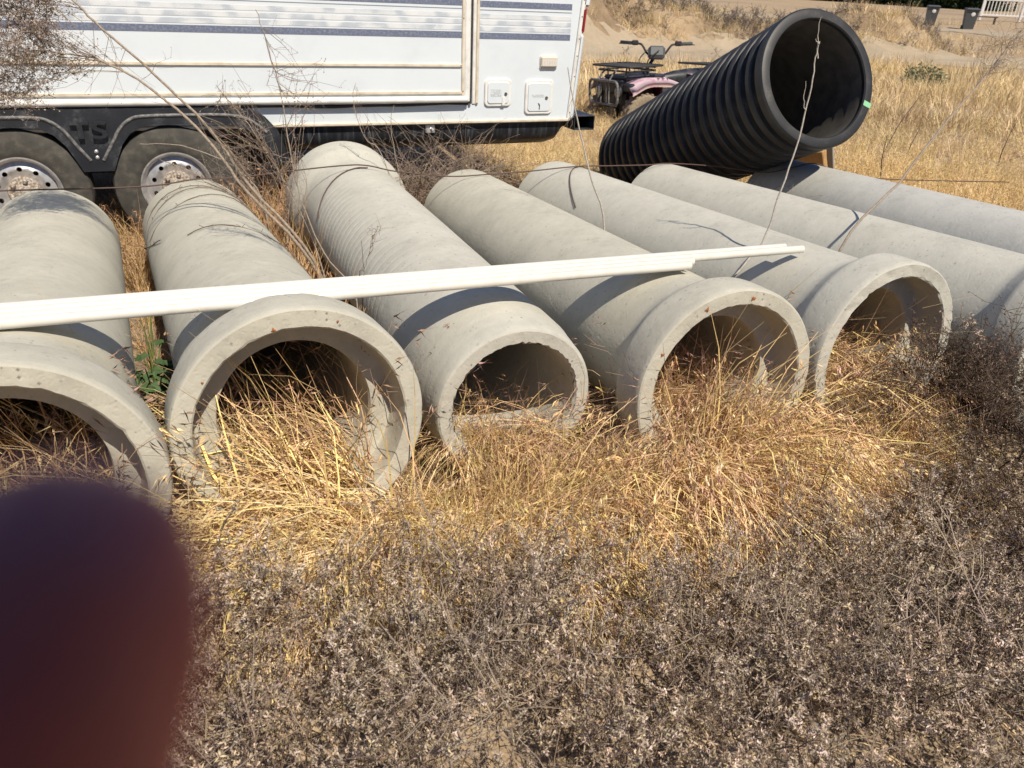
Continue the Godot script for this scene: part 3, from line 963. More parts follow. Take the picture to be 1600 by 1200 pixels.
func build_trailer():
	var t := thing("travel_trailer", "white travel trailer with blue stripes, twin wheels and a slide-out room", "trailer")
	var rear := 2.415
	# body shell: side walls, floor, roof, ends
	var mb := MB.new()
	var side := PackedVector2Array([Vector2(-4.2, 0.64), Vector2(rear - 0.005, 0.64), Vector2(rear + 0.05, 1.35), Vector2(rear + 0.07, 2.55), Vector2(-4.0, 2.55), Vector2(-4.4, 1.4)])
	mb.prism(side, WZ - 0.05, WZ, 0.0)
	part(mb, M.fibre, "side_wall", t)
	mb = MB.new()
	mb.prism(side, WZ - 2.35, WZ - 2.30, 0.0)
	part(mb, M.fibre, "side_wall", t)
	mb = MB.new()
	mb.box(Vector3(-0.95, 2.57, WZ - 1.175), Vector3(7.0, 0.05, 2.37), 0.01)
	part(mb, M.fibre, "roof", t)
	mb = MB.new()
	mb.flat()
	var zb := WZ - 2.30
	for q in [[Vector2(rear - 0.02, 0.64), Vector2(rear + 0.035, 1.35)], [Vector2(rear + 0.035, 1.35), Vector2(rear + 0.055, 2.55)]]:
		mb.quad(Vector3(q[0].x, q[0].y, WZ - 0.05), Vector3(q[1].x, q[1].y, WZ - 0.05), Vector3(q[1].x, q[1].y, zb), Vector3(q[0].x, q[0].y, zb))
		mb.quad(Vector3(q[0].x - 0.04, q[0].y, WZ - 0.05), Vector3(q[1].x - 0.04, q[1].y, WZ - 0.05), Vector3(q[1].x - 0.04, q[1].y, zb), Vector3(q[0].x - 0.04, q[0].y, zb))
	part(mb, M.fibre, "rear_wall", t)
	mb = MB.new()
	mb.box(Vector3(-4.2, 1.6, WZ - 1.175), Vector3(0.05, 1.95, 2.25), 0.01)
	part(mb, M.fibre, "front_wall", t)
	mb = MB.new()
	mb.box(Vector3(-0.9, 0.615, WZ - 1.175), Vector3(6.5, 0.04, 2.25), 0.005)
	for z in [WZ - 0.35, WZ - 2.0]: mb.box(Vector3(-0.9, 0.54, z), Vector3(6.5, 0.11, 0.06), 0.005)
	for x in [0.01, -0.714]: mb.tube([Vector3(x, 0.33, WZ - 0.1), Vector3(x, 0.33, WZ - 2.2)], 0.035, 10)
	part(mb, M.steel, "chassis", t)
	# slide-out room
	mb = MB.new()
	mb.box(Vector3(-0.9, 1.5, SZ - 0.02), Vector3(5.2, 1.48, 0.04), 0.006)
	var slide := part(mb, M.fibre, "slide_out", t)
	strip(slide, M.white_plastic, "flange", 1.668, 1.705, 0.765, 2.26, SZ - 0.01, 0.022, 0.006)
	mb = MB.new()
	mb.tube([Vector3(-3.5, 0.782, SZ + 0.002), Vector3(0.0, 0.780, SZ + 0.002), Vector3(1.2, 0.778, SZ + 0.003), Vector3(1.69, 0.782, SZ + 0.002)], 0.019, 10)
	part(mb, M.white_plastic, "flange", slide)
	# sagging black bulb seal below and beside it
	mb = MB.new()
	var sp := []
	for i in 40:
		var x := -3.5 + 5.2 * i / 39.0
		sp.append(Vector3(x, 0.752 + 0.004 * sin(x * 5.0) + 0.003 * sin(x * 13.0), WZ + 0.016))
	mb.tube(sp, 0.011, 8)
	mb.tube([Vector3(1.716, 0.752, WZ + 0.012), Vector3(1.717, 1.2, WZ + 0.012), Vector3(1.716, 2.26, WZ + 0.012)], 0.0095, 8)
	part(mb, M.seal, "rubber_seal", t)
	# beige mouldings
	for y in [0.968, 0.818]: strip(slide, M.trim, "moulding", -3.5, 1.652, y - 0.010, y + 0.010, SZ, 0.010, 0.004)
	strip(slide, M.trim, "moulding", 1.652, 1.668, 0.80, 2.26, SZ, 0.010, 0.004)
	strip(t, M.trim, "moulding", 1.752, 1.770, 0.748, 2.3, WZ, 0.012, 0.004)
	strip(t, M.white_plastic, "moulding", 1.731, 1.752, 0.748, 2.3, WZ, 0.007, 0.003)
	strip(t, M.trim, "moulding", -4.2, rear - 0.02, 0.636, 0.656, WZ, 0.016, 0.005)
	for q in [Vector2(1.646, 0.968), Vector2(1.66, 0.826), Vector2(1.66, 1.22), Vector2(1.761, 0.754)]:
		mb = MB.new()
		var zq: float = (SZ if q.x < 1.7 else WZ + 0.002) + 0.010
		mb.lathe([Vector2(0.0, 0.004), Vector2(0.002, 0.0035), Vector2(0.003, 0.0005)], Vector3(q.x, q.y, zq), Vector3(0, 0, 1), 8)
		part(mb, M.screw, "screw", t)
	# stripes
	for sd in [[slide, -3.5, 1.651, SZ, 0.0], [t, 1.772, rear - 0.045, WZ, -0.004]]:
		var dy: float = sd[4]
		strip(sd[0], M.stripe_blue, "stripe", sd[1], sd[2], 1.116 + dy, 1.150 + dy, sd[3], 0.0016, 0.0004)
		strip(sd[0], M.stripe_blue, "stripe", sd[1], sd[2], 1.285 + dy, 1.318 + dy, sd[3], 0.0016, 0.0004)
		for k in 3: strip(sd[0], M.stripe_faded, "stripe", sd[1], sd[2], 1.158 + dy + 0.0335 * k, 1.183 + dy + 0.0335 * k, sd[3], 0.0014, 0.0004)
		strip(sd[0], M.stripe_line, "stripe", sd[1], sd[2], 1.268 + dy, 1.272 + dy, sd[3], 0.0014, 0.0004)
		strip(sd[0], M.stripe_blue, "stripe", sd[1], sd[2], 1.46 + dy, 1.49 + dy, sd[3], 0.0016, 0.0004)
	# corner moulding with screws, and the white end cap cut out for the tail light
	mb = MB.new()
	var lean := 0.0705
	var bs := Basis(Vector3(0, 0, 1), -atan(lean))
	mb.box(Vector3(rear - 0.022 + 0.5 * lean, 0.648 + 0.49, WZ + 0.006), Vector3(0.024, 0.98, 0.012), 0.004, bs)
	part(mb, M.white_plastic, "corner_moulding", t)
	for k in 9:
		mb = MB.new()
		var y := 0.69 + 0.11 * k + 0.012 * sin(k * 3.0)
		mb.lathe([Vector2(0.0, 0.0042), Vector2(0.002, 0.0035), Vector2(0.003, 0.0005)], Vector3(rear - 0.022 + (y - 0.648) * lean + 0.003, y, WZ + 0.012), Vector3(0, 0, 1), 8)
		part(mb, M.screw, "screw", t)
	mb = MB.new()
	for q in [[0.645, 1.15, 0.05], [1.302, 1.60, 0.06]]:
		var ym: float = (q[0] + q[1]) / 2
		mb.box(Vector3(rear - 0.006 + (ym - 0.648) * lean + q[2] * 0.5 - 0.02, ym, WZ - 0.035), Vector3(q[2], q[1] - q[0], 0.07), 0.012, bs)
	part(mb, M.fibre, "end_cap", t)
	mb = MB.new()
	mb.box(Vector3(rear + 0.038, 1.226, WZ - 0.045), Vector3(0.045, 0.142, 0.09), 0.010, bs)
	part(mb, M.red_lens, "tail_light", t)
	# service hatches
	for hq in [[1.899, 0.812, 0.176, 0.158, "hatch", 0], [2.177, 0.785, 0.19, 0.202, "hatch", 1]]:
		mb = MB.new()
		mb.prism(rrect(hq[0], hq[1], hq[2], hq[3], 0.026), WZ, WZ + 0.012, 0.004)
		var h := part(mb, M.white_plastic, "hatch", t)
		mb = MB.new()
		mb.prism(rrect(hq[0], hq[1], hq[2] - 0.034, hq[3] - 0.034, 0.018), WZ + 0.0122, WZ + 0.017, 0.003)
		part(mb, M.fibre, "door", h)
		mb = MB.new()
		var lk := Vector3(hq[0] + 0.048, hq[1] - (0.006 if hq[5] == 0 else 0.004), WZ + 0.017)
		mb.lathe([Vector2(0.0, 0.010), Vector2(0.004, 0.0095), Vector2(0.005, 0.006), Vector2(0.003, 0.0005)], lk, Vector3(0, 0, 1), 16)
		part(mb, M.steel, "lock", h)
		mb = MB.new()
		# worn rows of print
		var rr := RandomNumberGenerator.new()
		rr.seed = 4 + hq[5]
		for row in (7 if hq[5] == 0 else 3):
			var x: float = hq[0] - 0.052
			while x < hq[0] + (0.012 if hq[5] == 0 else 0.03):
				var wl := rr.randf_range(0.004, 0.014)
				if rr.randf() < 0.85: mb.box(Vector3(x + wl / 2, hq[1] + 0.018 - row * 0.0062 - (0.004 if hq[5] == 1 else 0.0), WZ + 0.0174), Vector3(wl, 0.0032, 0.0006), 0.0001)
				x += wl + 0.003
		part(mb, plain(lin(0.42, 0.43, 0.43), 0.6), "printed_label", h)
		if hq[5] == 0:
			mb = MB.new()
			mb.box(Vector3(hq[0] + 0.035, hq[1] - 0.048, WZ + 0.019), Vector3(0.022, 0.05, 0.003), 0.001)
			part(mb, M.white_plastic, "flap", h)
		else:
			mb = MB.new()
			mb.prism(PackedVector2Array([Vector2(2.168, 0.752), Vector2(2.178, 0.748), Vector2(2.183, 0.735), Vector2(2.181, 0.712), Vector2(2.176, 0.714), Vector2(2.177, 0.732), Vector2(2.172, 0.740)]), WZ + 0.0172, WZ + 0.0185, 0.0)
			part(mb, M.seal, "torn_hole", h)
	# exhaust vent box
	mb = MB.new()
	mb.prism(rrect(2.2305, 0.986, 0.118, 0.074, 0.008), WZ, WZ + 0.008, 0.002)
	var v := part(mb, M.cream_plastic, "vent", t)
	mb = MB.new()
	mb.box(Vector3(2.2305, 0.9905, WZ + 0.014), Vector3(0.108, 0.056, 0.018), 0.004)
	part(mb, M.cream_plastic, "hood", v)
	for k in 9:
		mb = MB.new()
		mb.box(Vector3(2.185 + k * 0.0114, 0.983, WZ + 0.0238), Vector3(0.004, 0.034, 0.003), 0.001)
		part(mb, M.white_plastic, "louvre", v)
	# black belly pan hanging under the tail
	mb = MB.new()
	mb.smooth()
	var rows := []
	for i in 31:
		var x := 0.52 + (rear - 0.015 - 0.52) * i / 30.0
		var ex := clampf((rear - 0.015 - x) / 0.14, 0.0, 1.0)
		var dep := 0.150 * sqrt(1.0 - pow(1.0 - ex, 2.5)) + 0.002
		var row := []
		for k in 9:
			var a := PI * 0.5 * k / 8.0
			row.append(Vector3(x, 0.634 - dep * pow(sin(a), 0.7), WZ - 0.015 - 0.14 * (1.0 - cos(a))))
		row.append(Vector3(x, 0.634 - dep, WZ - 2.1))
		rows.append(row)
	for i in 30:
		for k in 9: mb.quad(rows[i][k], rows[i + 1][k], rows[i + 1][k + 1], rows[i][k + 1])
	part(mb, M.belly, "belly_pan", t)
	mb = MB.new()
	mb.box(Vector3(1.47, 0.607, WZ - 0.012), Vector3(0.06, 0.05, 0.014), 0.004)
	mb.tube([Vector3(1.475, 0.612, WZ), Vector3(1.478, 0.596, WZ + 0.006), Vector3(1.482, 0.605, WZ)], 0.006, 8)
	part(mb, M.rim, "drain_fitting", t)
	# square bumper tube across the tail, open at its end
	mb = MB.new()
	var by := 0.622
	for q in [[0.0, 0.042, 0.15, 0.006], [0.0, -0.042, 0.15, 0.006]]: mb.box(Vector3(rear + 0.105, by + q[1], WZ - 1.15), Vector3(q[2], q[3], 2.3), 0.002)
	for q in [-0.072, 0.072]: mb.box(Vector3(rear + 0.105 + q, by, WZ - 1.15), Vector3(0.006, 0.078, 2.298), 0.002)
	mb.box(Vector3(rear + 0.02, by - 0.01, WZ - 0.3), Vector3(0.1, 0.05, 0.06), 0.003)
	part(mb, M.black_plastic, "bumper", t)
	# wheels and the moulded wheel skirt
	wheel_mesh(t, Vector3(0.012, 0.345, WZ - 0.05), 0.315, 0.20, 0.172)
	wheel_mesh(t, Vector3(-0.716, 0.345, WZ - 0.05), 0.315, 0.20, 0.172)
	mb = MB.new()
	var half := [Vector2(0.0, 0.444), Vector2(0.072, 0.444), Vector2(0.095, 0.50), Vector2(0.13, 0.575), Vector2(0.175, 0.63), Vector2(0.235, 0.662), Vector2(0.30, 0.672), Vector2(0.62, 0.672), Vector2(0.70, 0.66), Vector2(0.77, 0.63), Vector2(0.83, 0.58), Vector2(0.87, 0.50), Vector2(0.885, 0.45), Vector2(0.96, 0.45), Vector2(0.95, 0.54), Vector2(0.92, 0.63), Vector2(0.86, 0.70), Vector2(0.78, 0.74), Vector2(0.70, 0.752)]
	var cx := -0.352
	var poly := PackedVector2Array()
	for p in half: poly.append(Vector2(cx + p.x, p.y))
	for k in range(half.size() - 1, 0, -1): poly.append(Vector2(cx - half[k].x, half[k].y))
	mb.prism(poly, WZ, WZ + 0.055, 0.008)
	var sk := part(mb, M.black_plastic, "wheel_skirt", t)
	for sg in [-1.0, 1.0]:
		mb = MB.new()
		var path := []
		for p in [Vector2(0.03, 0.50), Vector2(0.085, 0.585), Vector2(0.13, 0.655), Vector2(0.185, 0.70), Vector2(0.25, 0.715), Vector2(0.45, 0.718), Vector2(0.66, 0.714), Vector2(0.77, 0.69), Vector2(0.86, 0.62)]: path.append(Vector3(cx + sg * p.x, p.y, WZ + 0.053))
		mb.tube(smooth_path(path, 5), 0.0095, 8)
		part(mb, M.black_scuffed, "rib", sk)
	var tm := TextMesh.new()
	var ft := SystemFont.new()
	ft.font_names = PackedStringArray(["Droid Sans"])
	ft.font_weight = 700
	tm.font = ft
	tm.text = "TS"
	tm.font_size = 64
	tm.pixel_size = 0.0019
	tm.depth = 0.03
	var to := put(tm, M.black_plastic, "raised_letters", sk)
	to.position = Vector3(cx - 0.005, 0.652, WZ + 0.064)
	to.scale = Vector3(1.35, 0.92, 1)
	for y in [0.515, 0.545]:
		mb = MB.new()
		mb.lathe([Vector2(0.0, 0.010), Vector2(0.004, 0.009), Vector2(0.007, 0.004), Vector2(0.008, 0.0005)], Vector3(cx + 0.003, y, WZ + 0.055), Vector3(0, 0, 1), 12)
		part(mb, M.rim, "bolt", sk)
	# wheel well lining so that no light comes through
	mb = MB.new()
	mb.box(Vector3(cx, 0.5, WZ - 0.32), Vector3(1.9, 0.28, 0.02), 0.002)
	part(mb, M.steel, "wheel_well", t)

# ---- quad bike; local +Z forward ----
func atv_wheel(t: Node3D, c: Vector3, r: float, w: float, front: bool):
	var n := Node3D.new()
	n.name = "wheel"
	n.position = c
	t.add_child(n, true)
	var mb := MB.new()
	var hw := w / 2
	mb.lathe([Vector2(-hw * 0.8, r * 0.5), Vector2(-hw, r * 0.68), Vector2(-hw * 0.95, r * 0.86), Vector2(-hw * 0.7, r * 0.95), Vector2(0, r * 0.97), Vector2(hw * 0.7, r * 0.95), Vector2(hw * 0.95, r * 0.86), Vector2(hw, r * 0.68), Vector2(hw * 0.8, r * 0.5)], Vector3.ZERO, Vector3.RIGHT, 40)
	# knobs
	for k in 22:
		for s in 3:
			var an := TAU * (k + 0.5 * (s % 2)) / 22
			var b := Basis(Vector3.RIGHT, an)
			mb.box(b * Vector3((s - 1) * hw * 0.62, r * 0.965, 0), Vector3(hw * 0.42, r * 0.07, r * 0.13), 0.004, b)
	part(mb, M.mud_tyre, "tyre", n)
	mb = MB.new()
	for s in [-1.0, 1.0]: mb.lathe([Vector2(hw * 0.8, r * 0.5), Vector2(hw * 0.5, r * 0.44), Vector2(hw * 0.45, r * 0.2), Vector2(hw * 0.55, 0.001)], Vector3.ZERO, Vector3.RIGHT * s, 24)
	part(mb, M.dark_metal, "rim", n)

func build_atv():
	var base := Vector3(6.0, 0, -8.95)
	base.y = gh(base.x, base.z) - 0.03
	var t := thing("quad_bike", "faded pink quad bike with black front rack and bumper guard, parked in the dry field", "quad bike", Transform3D(Basis(Vector3.UP, deg_to_rad(-88.0)) * Basis(Vector3(0, 0, 1), 0.05), base))
	for s in [-1.0, 1.0]:
		atv_wheel(t, Vector3(s * 0.40, 0.27, 0.56), 0.275, 0.19, true)
		atv_wheel(t, Vector3(s * 0.40, 0.27, -0.58), 0.275, 0.24, false)
	var mb := MB.new()
	mb.box(Vector3(0, 0.42, 0.0), Vector3(0.26, 0.3, 1.15), 0.03)
	mb.box(Vector3(0, 0.36, 0.62), Vector3(0.34, 0.22, 0.24), 0.03)
	for s in [-1.0, 1.0]:
		mb.tube([Vector3(s * 0.12, 0.33, 0.6), Vector3(s * 0.36, 0.28, 0.56)], 0.025, 8)
		mb.tube([Vector3(s * 0.14, 0.30, 0.72), Vector3(s * 0.36, 0.26, 0.58)], 0.018, 8)
		mb.tube([Vector3(s * 0.16, 0.62, 0.5), Vector3(s * 0.32, 0.32, 0.56)], 0.028, 8)
		mb.tube([Vector3(s * 0.1, 0.33, -0.55), Vector3(s * 0.36, 0.28, -0.58)], 0.03, 8)
	part(mb, M.dark_metal, "chassis", t)
	mb = MB.new()
	mb.box(Vector3(0, 0.46, 0.70), Vector3(0.5, 0.2, 0.12), 0.04)
	mb.box(Vector3(0, 0.30, 0.78), Vector3(0.3, 0.14, 0.06), 0.02)
	part(mb, M.black_plastic, "nose", t)
	# front body shell: hood and two flared fenders as one lofted skin
	mb = MB.new()
	mb.smooth()
	var rows := []
	for i in 13:
		var z := 0.80 - 0.72 * i / 12.0
		var row := []
		for k in 17:
			var x := -0.52 + 1.04 * k / 16.0
			var ax := absf(x)
			var y := 0.70 - 0.07 * smoothstep(0.5, 0.82, z) + 0.03 * (1.0 - smoothstep(0.0, 0.2, ax))
			var over := smoothstep(0.2, 0.3, ax)
			y += over * (0.015 - 0.45 * pow(clampf(absf(z - 0.46) - 0.16, 0.0, 1.0), 1.4)) - smoothstep(0.44, 0.52, ax) * 0.05
			row.append(Vector3(x, y, z))
		rows.append(row)
	for i in 12:
		for k in 16: mb.quad(rows[i][k], rows[i][k + 1], rows[i + 1][k + 1], rows[i + 1][k])
	for k in 16:   # a lip
		mb.quad(rows[0][k], rows[0][k] - Vector3(0, 0.03, 0.01), rows[0][k + 1] - Vector3(0, 0.03, 0.01), rows[0][k + 1])
	for i in 12:
		for k in [0, 16]: mb.quad(rows[i][k], rows[i + 1][k], rows[i + 1][k] - Vector3(0, 0.045, 0), rows[i][k] - Vector3(0, 0.045, 0))
	part(mb, M.pink, "front_fender", t)
	# black centre of the hood, cables and the radiator shroud
	mb = MB.new()
	mb.box(Vector3(0, 0.715, 0.46), Vector3(0.50, 0.05, 0.60), 0.02, Basis(Vector3.RIGHT, 0.05))
	mb.box(Vector3(0, 0.60, 0.80), Vector3(0.56, 0.16, 0.06), 0.02)
	for s in [-1.0, 1.0]: mb.box(Vector3(s * 0.34, 0.60, 0.76), Vector3(0.22, 0.10, 0.08), 0.02)
	part(mb, M.black_plastic, "hood", t)
	for s in [-1.0, 1.0]:
		mb = MB.new()
		mb.tube(smooth_path([Vector3(s * 0.12, 1.02, 0.2), Vector3(s * 0.10, 0.9, 0.34), Vector3(s * 0.05, 0.74, 0.30)], 4), 0.007, 6)
		part(mb, M.dark_metal, "brake_cable", t)
		mb = MB.new()
		var coil := []
		for k in 49:
			var a := TAU * k / 7.0
			coil.append(Vector3(s * (0.16 + 0.0030 * k), 0.61 - 0.0052 * k, 0.51 + 0.001 * k) + Vector3(cos(a), 0.3 * cos(a) * s, sin(a)) * 0.036)
		mb.tube(coil, 0.007, 5)
		part(mb, M.dark_metal, "shock_spring", t)
	for s in [-1.0, 1.0]:
		mb = MB.new()
		mb.box(Vector3(s * 0.29, 0.56, 0.32), Vector3(0.28, 0.2, 0.03), 0.01)
		mb.box(Vector3(s * 0.25, 0.56, 0.5), Vector3(0.03, 0.2, 0.36), 0.01)
		part(mb, M.maroon, "inner_fender", t)
		for k in 3:
			mb = MB.new()
			mb.box(Vector3(s * (0.47 - 0.0), 0.712, 0.42 - 0.07 * k), Vector3(0.05, 0.006, 0.015), 0.002)
			part(mb, M.dark_metal, "vent_slot", t)
	mb = MB.new()
	rows = []
	mb.smooth()
	for i in 9:
		var z := -0.28 - 0.62 * i / 8.0
		var row := []
		for k in 13:
			var x := -0.52 + 1.04 * k / 12.0
			row.append(Vector3(x, 0.72 + 0.03 * (1.0 - absf(x)) - 0.5 * pow(clampf(absf(z + 0.58) - 0.18, 0, 1), 1.4) * smoothstep(0.2, 0.3, absf(x)), z))
		rows.append(row)
	for i in 8:
		for k in 12: mb.quad(rows[i][k], rows[i][k + 1], rows[i + 1][k + 1], rows[i + 1][k])
	part(mb, M.pink, "rear_fender", t)
	mb = MB.new()
	mb.tube([Vector3(0, 0.68, 0.02), Vector3(0, 0.69, -0.14), Vector3(0, 0.70, -0.4), Vector3(0, 0.72, -0.66)], [0.06, 0.09, 0.11, 0.1], 14)
	part(mb, M.black_plastic, "seat", t)
	# bumper guard
	mb = MB.new()
	var loop := []
	for p in rrect(0, 0.53, 0.66, 0.27, 0.06, 4): loop.append(Vector3(p.x, p.y, 0.90 + 0.08 * (p.y - 0.5)))
	mb.tube(loop, 0.017, 8, false, true)
	for x in [-0.06, 0.06, -0.13, 0.13]: mb.tube([Vector3(x, 0.40, 0.892), Vector3(x, 0.66, 0.912)], 0.011, 6)
	for s in [-1.0, 1.0]: mb.tube([Vector3(s * 0.13, 0.66, 0.91), Vector3(s * 0.13, 0.74, 0.86), Vector3(s * 0.12, 0.82, 0.78)], 0.012, 6)
	for s in [-1.0, 1.0]: mb.tube([Vector3(s * 0.1, 0.40, 0.89), Vector3(s * 0.09, 0.30, 0.7)], 0.012, 6)
	part(mb, M.black_scuffed, "bumper_guard", t)
	for s in [-1.0, 1.0]:
		mb = MB.new()
		mb.lathe([Vector2(-0.06, 0.03), Vector2(-0.02, 0.075), Vector2(0.0, 0.082), Vector2(0.008, 0.08), Vector2(0.008, 0.074)], Vector3(s * 0.22, 0.54, 0.83), Vector3(0, 0, 1), 20)
		var h := part(mb, M.dark_metal, "headlight", t)
		mb = MB.new()
		mb.lathe([Vector2(0.004, 0.074), Vector2(0.014, 0.05), Vector2(0.018, 0.001)], Vector3(s * 0.22, 0.54, 0.83), Vector3(0, 0, 1), 20)
		part(mb, M.glass_lamp, "lens", h)
	# rack
	mb = MB.new()
	var rl := []
	for p in rrect(0, 0, 0.86, 0.52, 0.06, 3): rl.append(Vector3(p.x, 0.845 - 0.05 * p.y, 0.58 + p.y))
	mb.tube(rl, 0.013, 6, false, true)
	for k in 11:
		var x := -0.36 + 0.072 * k
		mb.tube([Vector3(x, 0.857, 0.33), Vector3(x, 0.832, 0.83)], 0.010, 6)
	var r3 := []
	for p in rrect(0, 0, 0.72, 0.42, 0.06, 3): r3.append(Vector3(p.x, 0.79 - 0.05 * p.y, 0.58 + p.y))
	mb.tube(r3, 0.012, 6, false, true)
	for z in [0.45, 0.70]: mb.tube([Vector3(-0.43, 0.845, z), Vector3(0.43, 0.835, z)], 0.009, 6)
	for q in [[-0.2, 0.4], [0.2, 0.4], [-0.2, 0.72], [0.2, 0.72]]: mb.tube([Vector3(q[0], 0.66, q[1]), Vector3(q[0] * 1.1, 0.84, q[1])], 0.010, 6)
	part(mb, M.dark_metal, "rack", t)
	mb = MB.new()
	var rl2 := []
	for p in rrect(0, 0, 0.86, 0.46, 0.06, 3): rl2.append(Vector3(p.x, 0.86, -0.72 + p.y))
	mb.tube(rl2, 0.013, 6, false, true)
	for k in 7: mb.tube([Vector3(-0.33 + 0.11 * k, 0.86, -0.94), Vector3(-0.33 + 0.11 * k, 0.86, -0.5)], 0.008, 6)
	part(mb, M.dark_metal, "rack", t)
	# steering
	mb = MB.new()
	mb.tube([Vector3(0, 0.55, 0.45), Vector3(0, 0.97, 0.16)], 0.022, 8)
	part(mb, M.dark_metal, "steering_column", t)
	# the bars are turned to one side
	mb = MB.new()
	for s in [-1.0, 1.0]: mb.tube(smooth_path([Vector3(0.0, 0.0, 0.0), Vector3(s * 0.10, 0.02, 0.0), Vector3(s * 0.17, 0.11, -0.01), Vector3(s * 0.22, 0.14, -0.03), Vector3(s * 0.43, 0.15, -0.10)], 4), 0.013, 8)
	var hb := part(mb, M.dark_metal, "handlebar", t)
	hb.position = Vector3(0, 0.95, 0.16)
	hb.rotation.y = 1.05
	for s in [-1.0, 1.0]:
		mb = MB.new()
		mb.tube([Vector3(s * 0.31, 0.146, -0.06), Vector3(s * 0.45, 0.152, -0.11)], 0.022, 10)
		part(mb, M.black_plastic, "grip", hb)
		mb = MB.new()
		mb.box(Vector3(s * 0.27, 0.15, -0.04), Vector3(0.08, 0.06, 0.06), 0.01)
		mb.tube([Vector3(s * 0.27, 0.145, 0.0), Vector3(s * 0.36, 0.135, 0.0), Vector3(s * 0.47, 0.14, -0.05)], 0.007, 6)
		part(mb, M.dark_metal, "brake_lever", hb)
	mb = MB.new()
	mb.box(Vector3(0, 0.04, 0.06), Vector3(0.21, 0.16, 0.1), 0.03, Basis(Vector3.RIGHT, -0.5))
	part(mb, M.bin, "control_pod", hb)

# ---- far side of the field ----
func wheelie_bin(label: String, at: Vector3, turn: float):
	at.y = gh(at.x, at.z)
	var t := thing("wheelie_bin", label, "bin", Transform3D(Basis(Vector3.UP, turn), at), "dark bins across the field")
	var mb := MB.new()
	mb.flat()
	var lo := [Vector3(-0.23, 0.04, -0.22), Vector3(0.23, 0.04, -0.22), Vector3(0.23, 0.04, 0.22), Vector3(-0.23, 0.04, 0.22)]
	var hi := [Vector3(-0.30, 0.95, -0.34), Vector3(0.30, 0.95, -0.34), Vector3(0.30, 0.95, 0.34), Vector3(-0.30, 0.95, 0.34)]
	for k in 4:
		var k2 := (k + 1) % 4
		mb.quad(lo[k], lo[k2], hi[k2], hi[k])
	mb.quad(lo[0], lo[1], lo[2], lo[3])
	mb.box(Vector3(0, 0.94, 0), Vector3(0.64, 0.05, 0.72), 0.01)
	part(mb, M.bin, "body", t)
	mb = MB.new()
	mb.box(Vector3(0, 0.99, 0.02), Vector3(0.63, 0.05, 0.78), 0.02, Basis(Vector3.RIGHT, 0.05))
	mb.tube([Vector3(-0.24, 0.98, -0.36), Vector3(-0.24, 1.0, -0.44), Vector3(0.24, 1.0, -0.44), Vector3(0.24, 0.98, -0.36)], 0.015, 6)
	part(mb, M.bin, "lid", t)
	for s in [-1.0, 1.0]:
		mb = MB.new()
		mb.lathe([Vector2(-0.03, 0.001), Vector2(-0.03, 0.11), Vector2(0.03, 0.11), Vector2(0.03, 0.001)], Vector3(s * 0.24, 0.12, -0.27), Vector3.RIGHT, 16)
		part(mb, M.tyre, "wheel", t)
	mb = MB.new()
	mb.lathe([Vector2(0.0, 0.10), Vector2(0.004, 0.09), Vector2(0.005, 0.001)], Vector3(0.04, 0.74, 0.325), Vector3(0, -0.12, 1), 16)
	part(mb, M.white, "emblem", t)

func build_far():
	wheelie_bin("dark grey wheelie bin standing apart from the white railing", Vector3(40.07, 0, -34.46), -0.75)
	wheelie_bin("dark grey wheelie bin next to the white railing", Vector3(39.1, 0, -31.22), -0.70)
	# railing of a deck
	var a := Vector3(49.6, 0.0, -38.9)
	var b := Vector3(53.0, 0.0, -36.0)
	a.y = gh(a.x, a.z) + 0.25
	b.y = a.y
	var t := thing("white_railing", "white picket railing of a deck across the field", "railing", Transform3D(Basis.looking_at((b - a).normalized(), Vector3.UP), a))
	var L := a.distance_to(b)
	for y in [0.12, 1.0]:
		var mb := MB.new()
		mb.box(Vector3(0, y, -L / 2), Vector3(0.09, 0.09, L), 0.01)
		part(mb, M.white, "rail", t)
	for k in 22:
		var mb := MB.new()
		mb.box(Vector3(0, 0.56, -0.1 - k * (L - 0.2) / 21), Vector3(0.05, 0.84, 0.05), 0.005)
		part(mb, M.white, "picket", t)
	for z in [0.0, -L * 0.52, -L]:
		var mb := MB.new()
		mb.box(Vector3(0, 0.45, z), Vector3(0.13, 1.3, 0.13), 0.01)
		part(mb, M.white, "post", t)
	# low bench
	var q := Vector3(46.1, 0, -35.9)
	q.y = gh(q.x, q.z)
	t = thing("bench", "low dark bench in front of the white railing", "bench", Transform3D(Basis(Vector3.UP, -0.8), q))
	var mb := MB.new()
	mb.box(Vector3(0, 0.44, 0), Vector3(1.5, 0.06, 0.4), 0.01)
	part(mb, M.steel, "seat", t)
	for x in [-0.62, 0.62]:
		mb = MB.new()
		mb.box(Vector3(x, 0.205, 0), Vector3(0.08, 0.41, 0.36), 0.01)
		part(mb, M.steel, "leg", t)

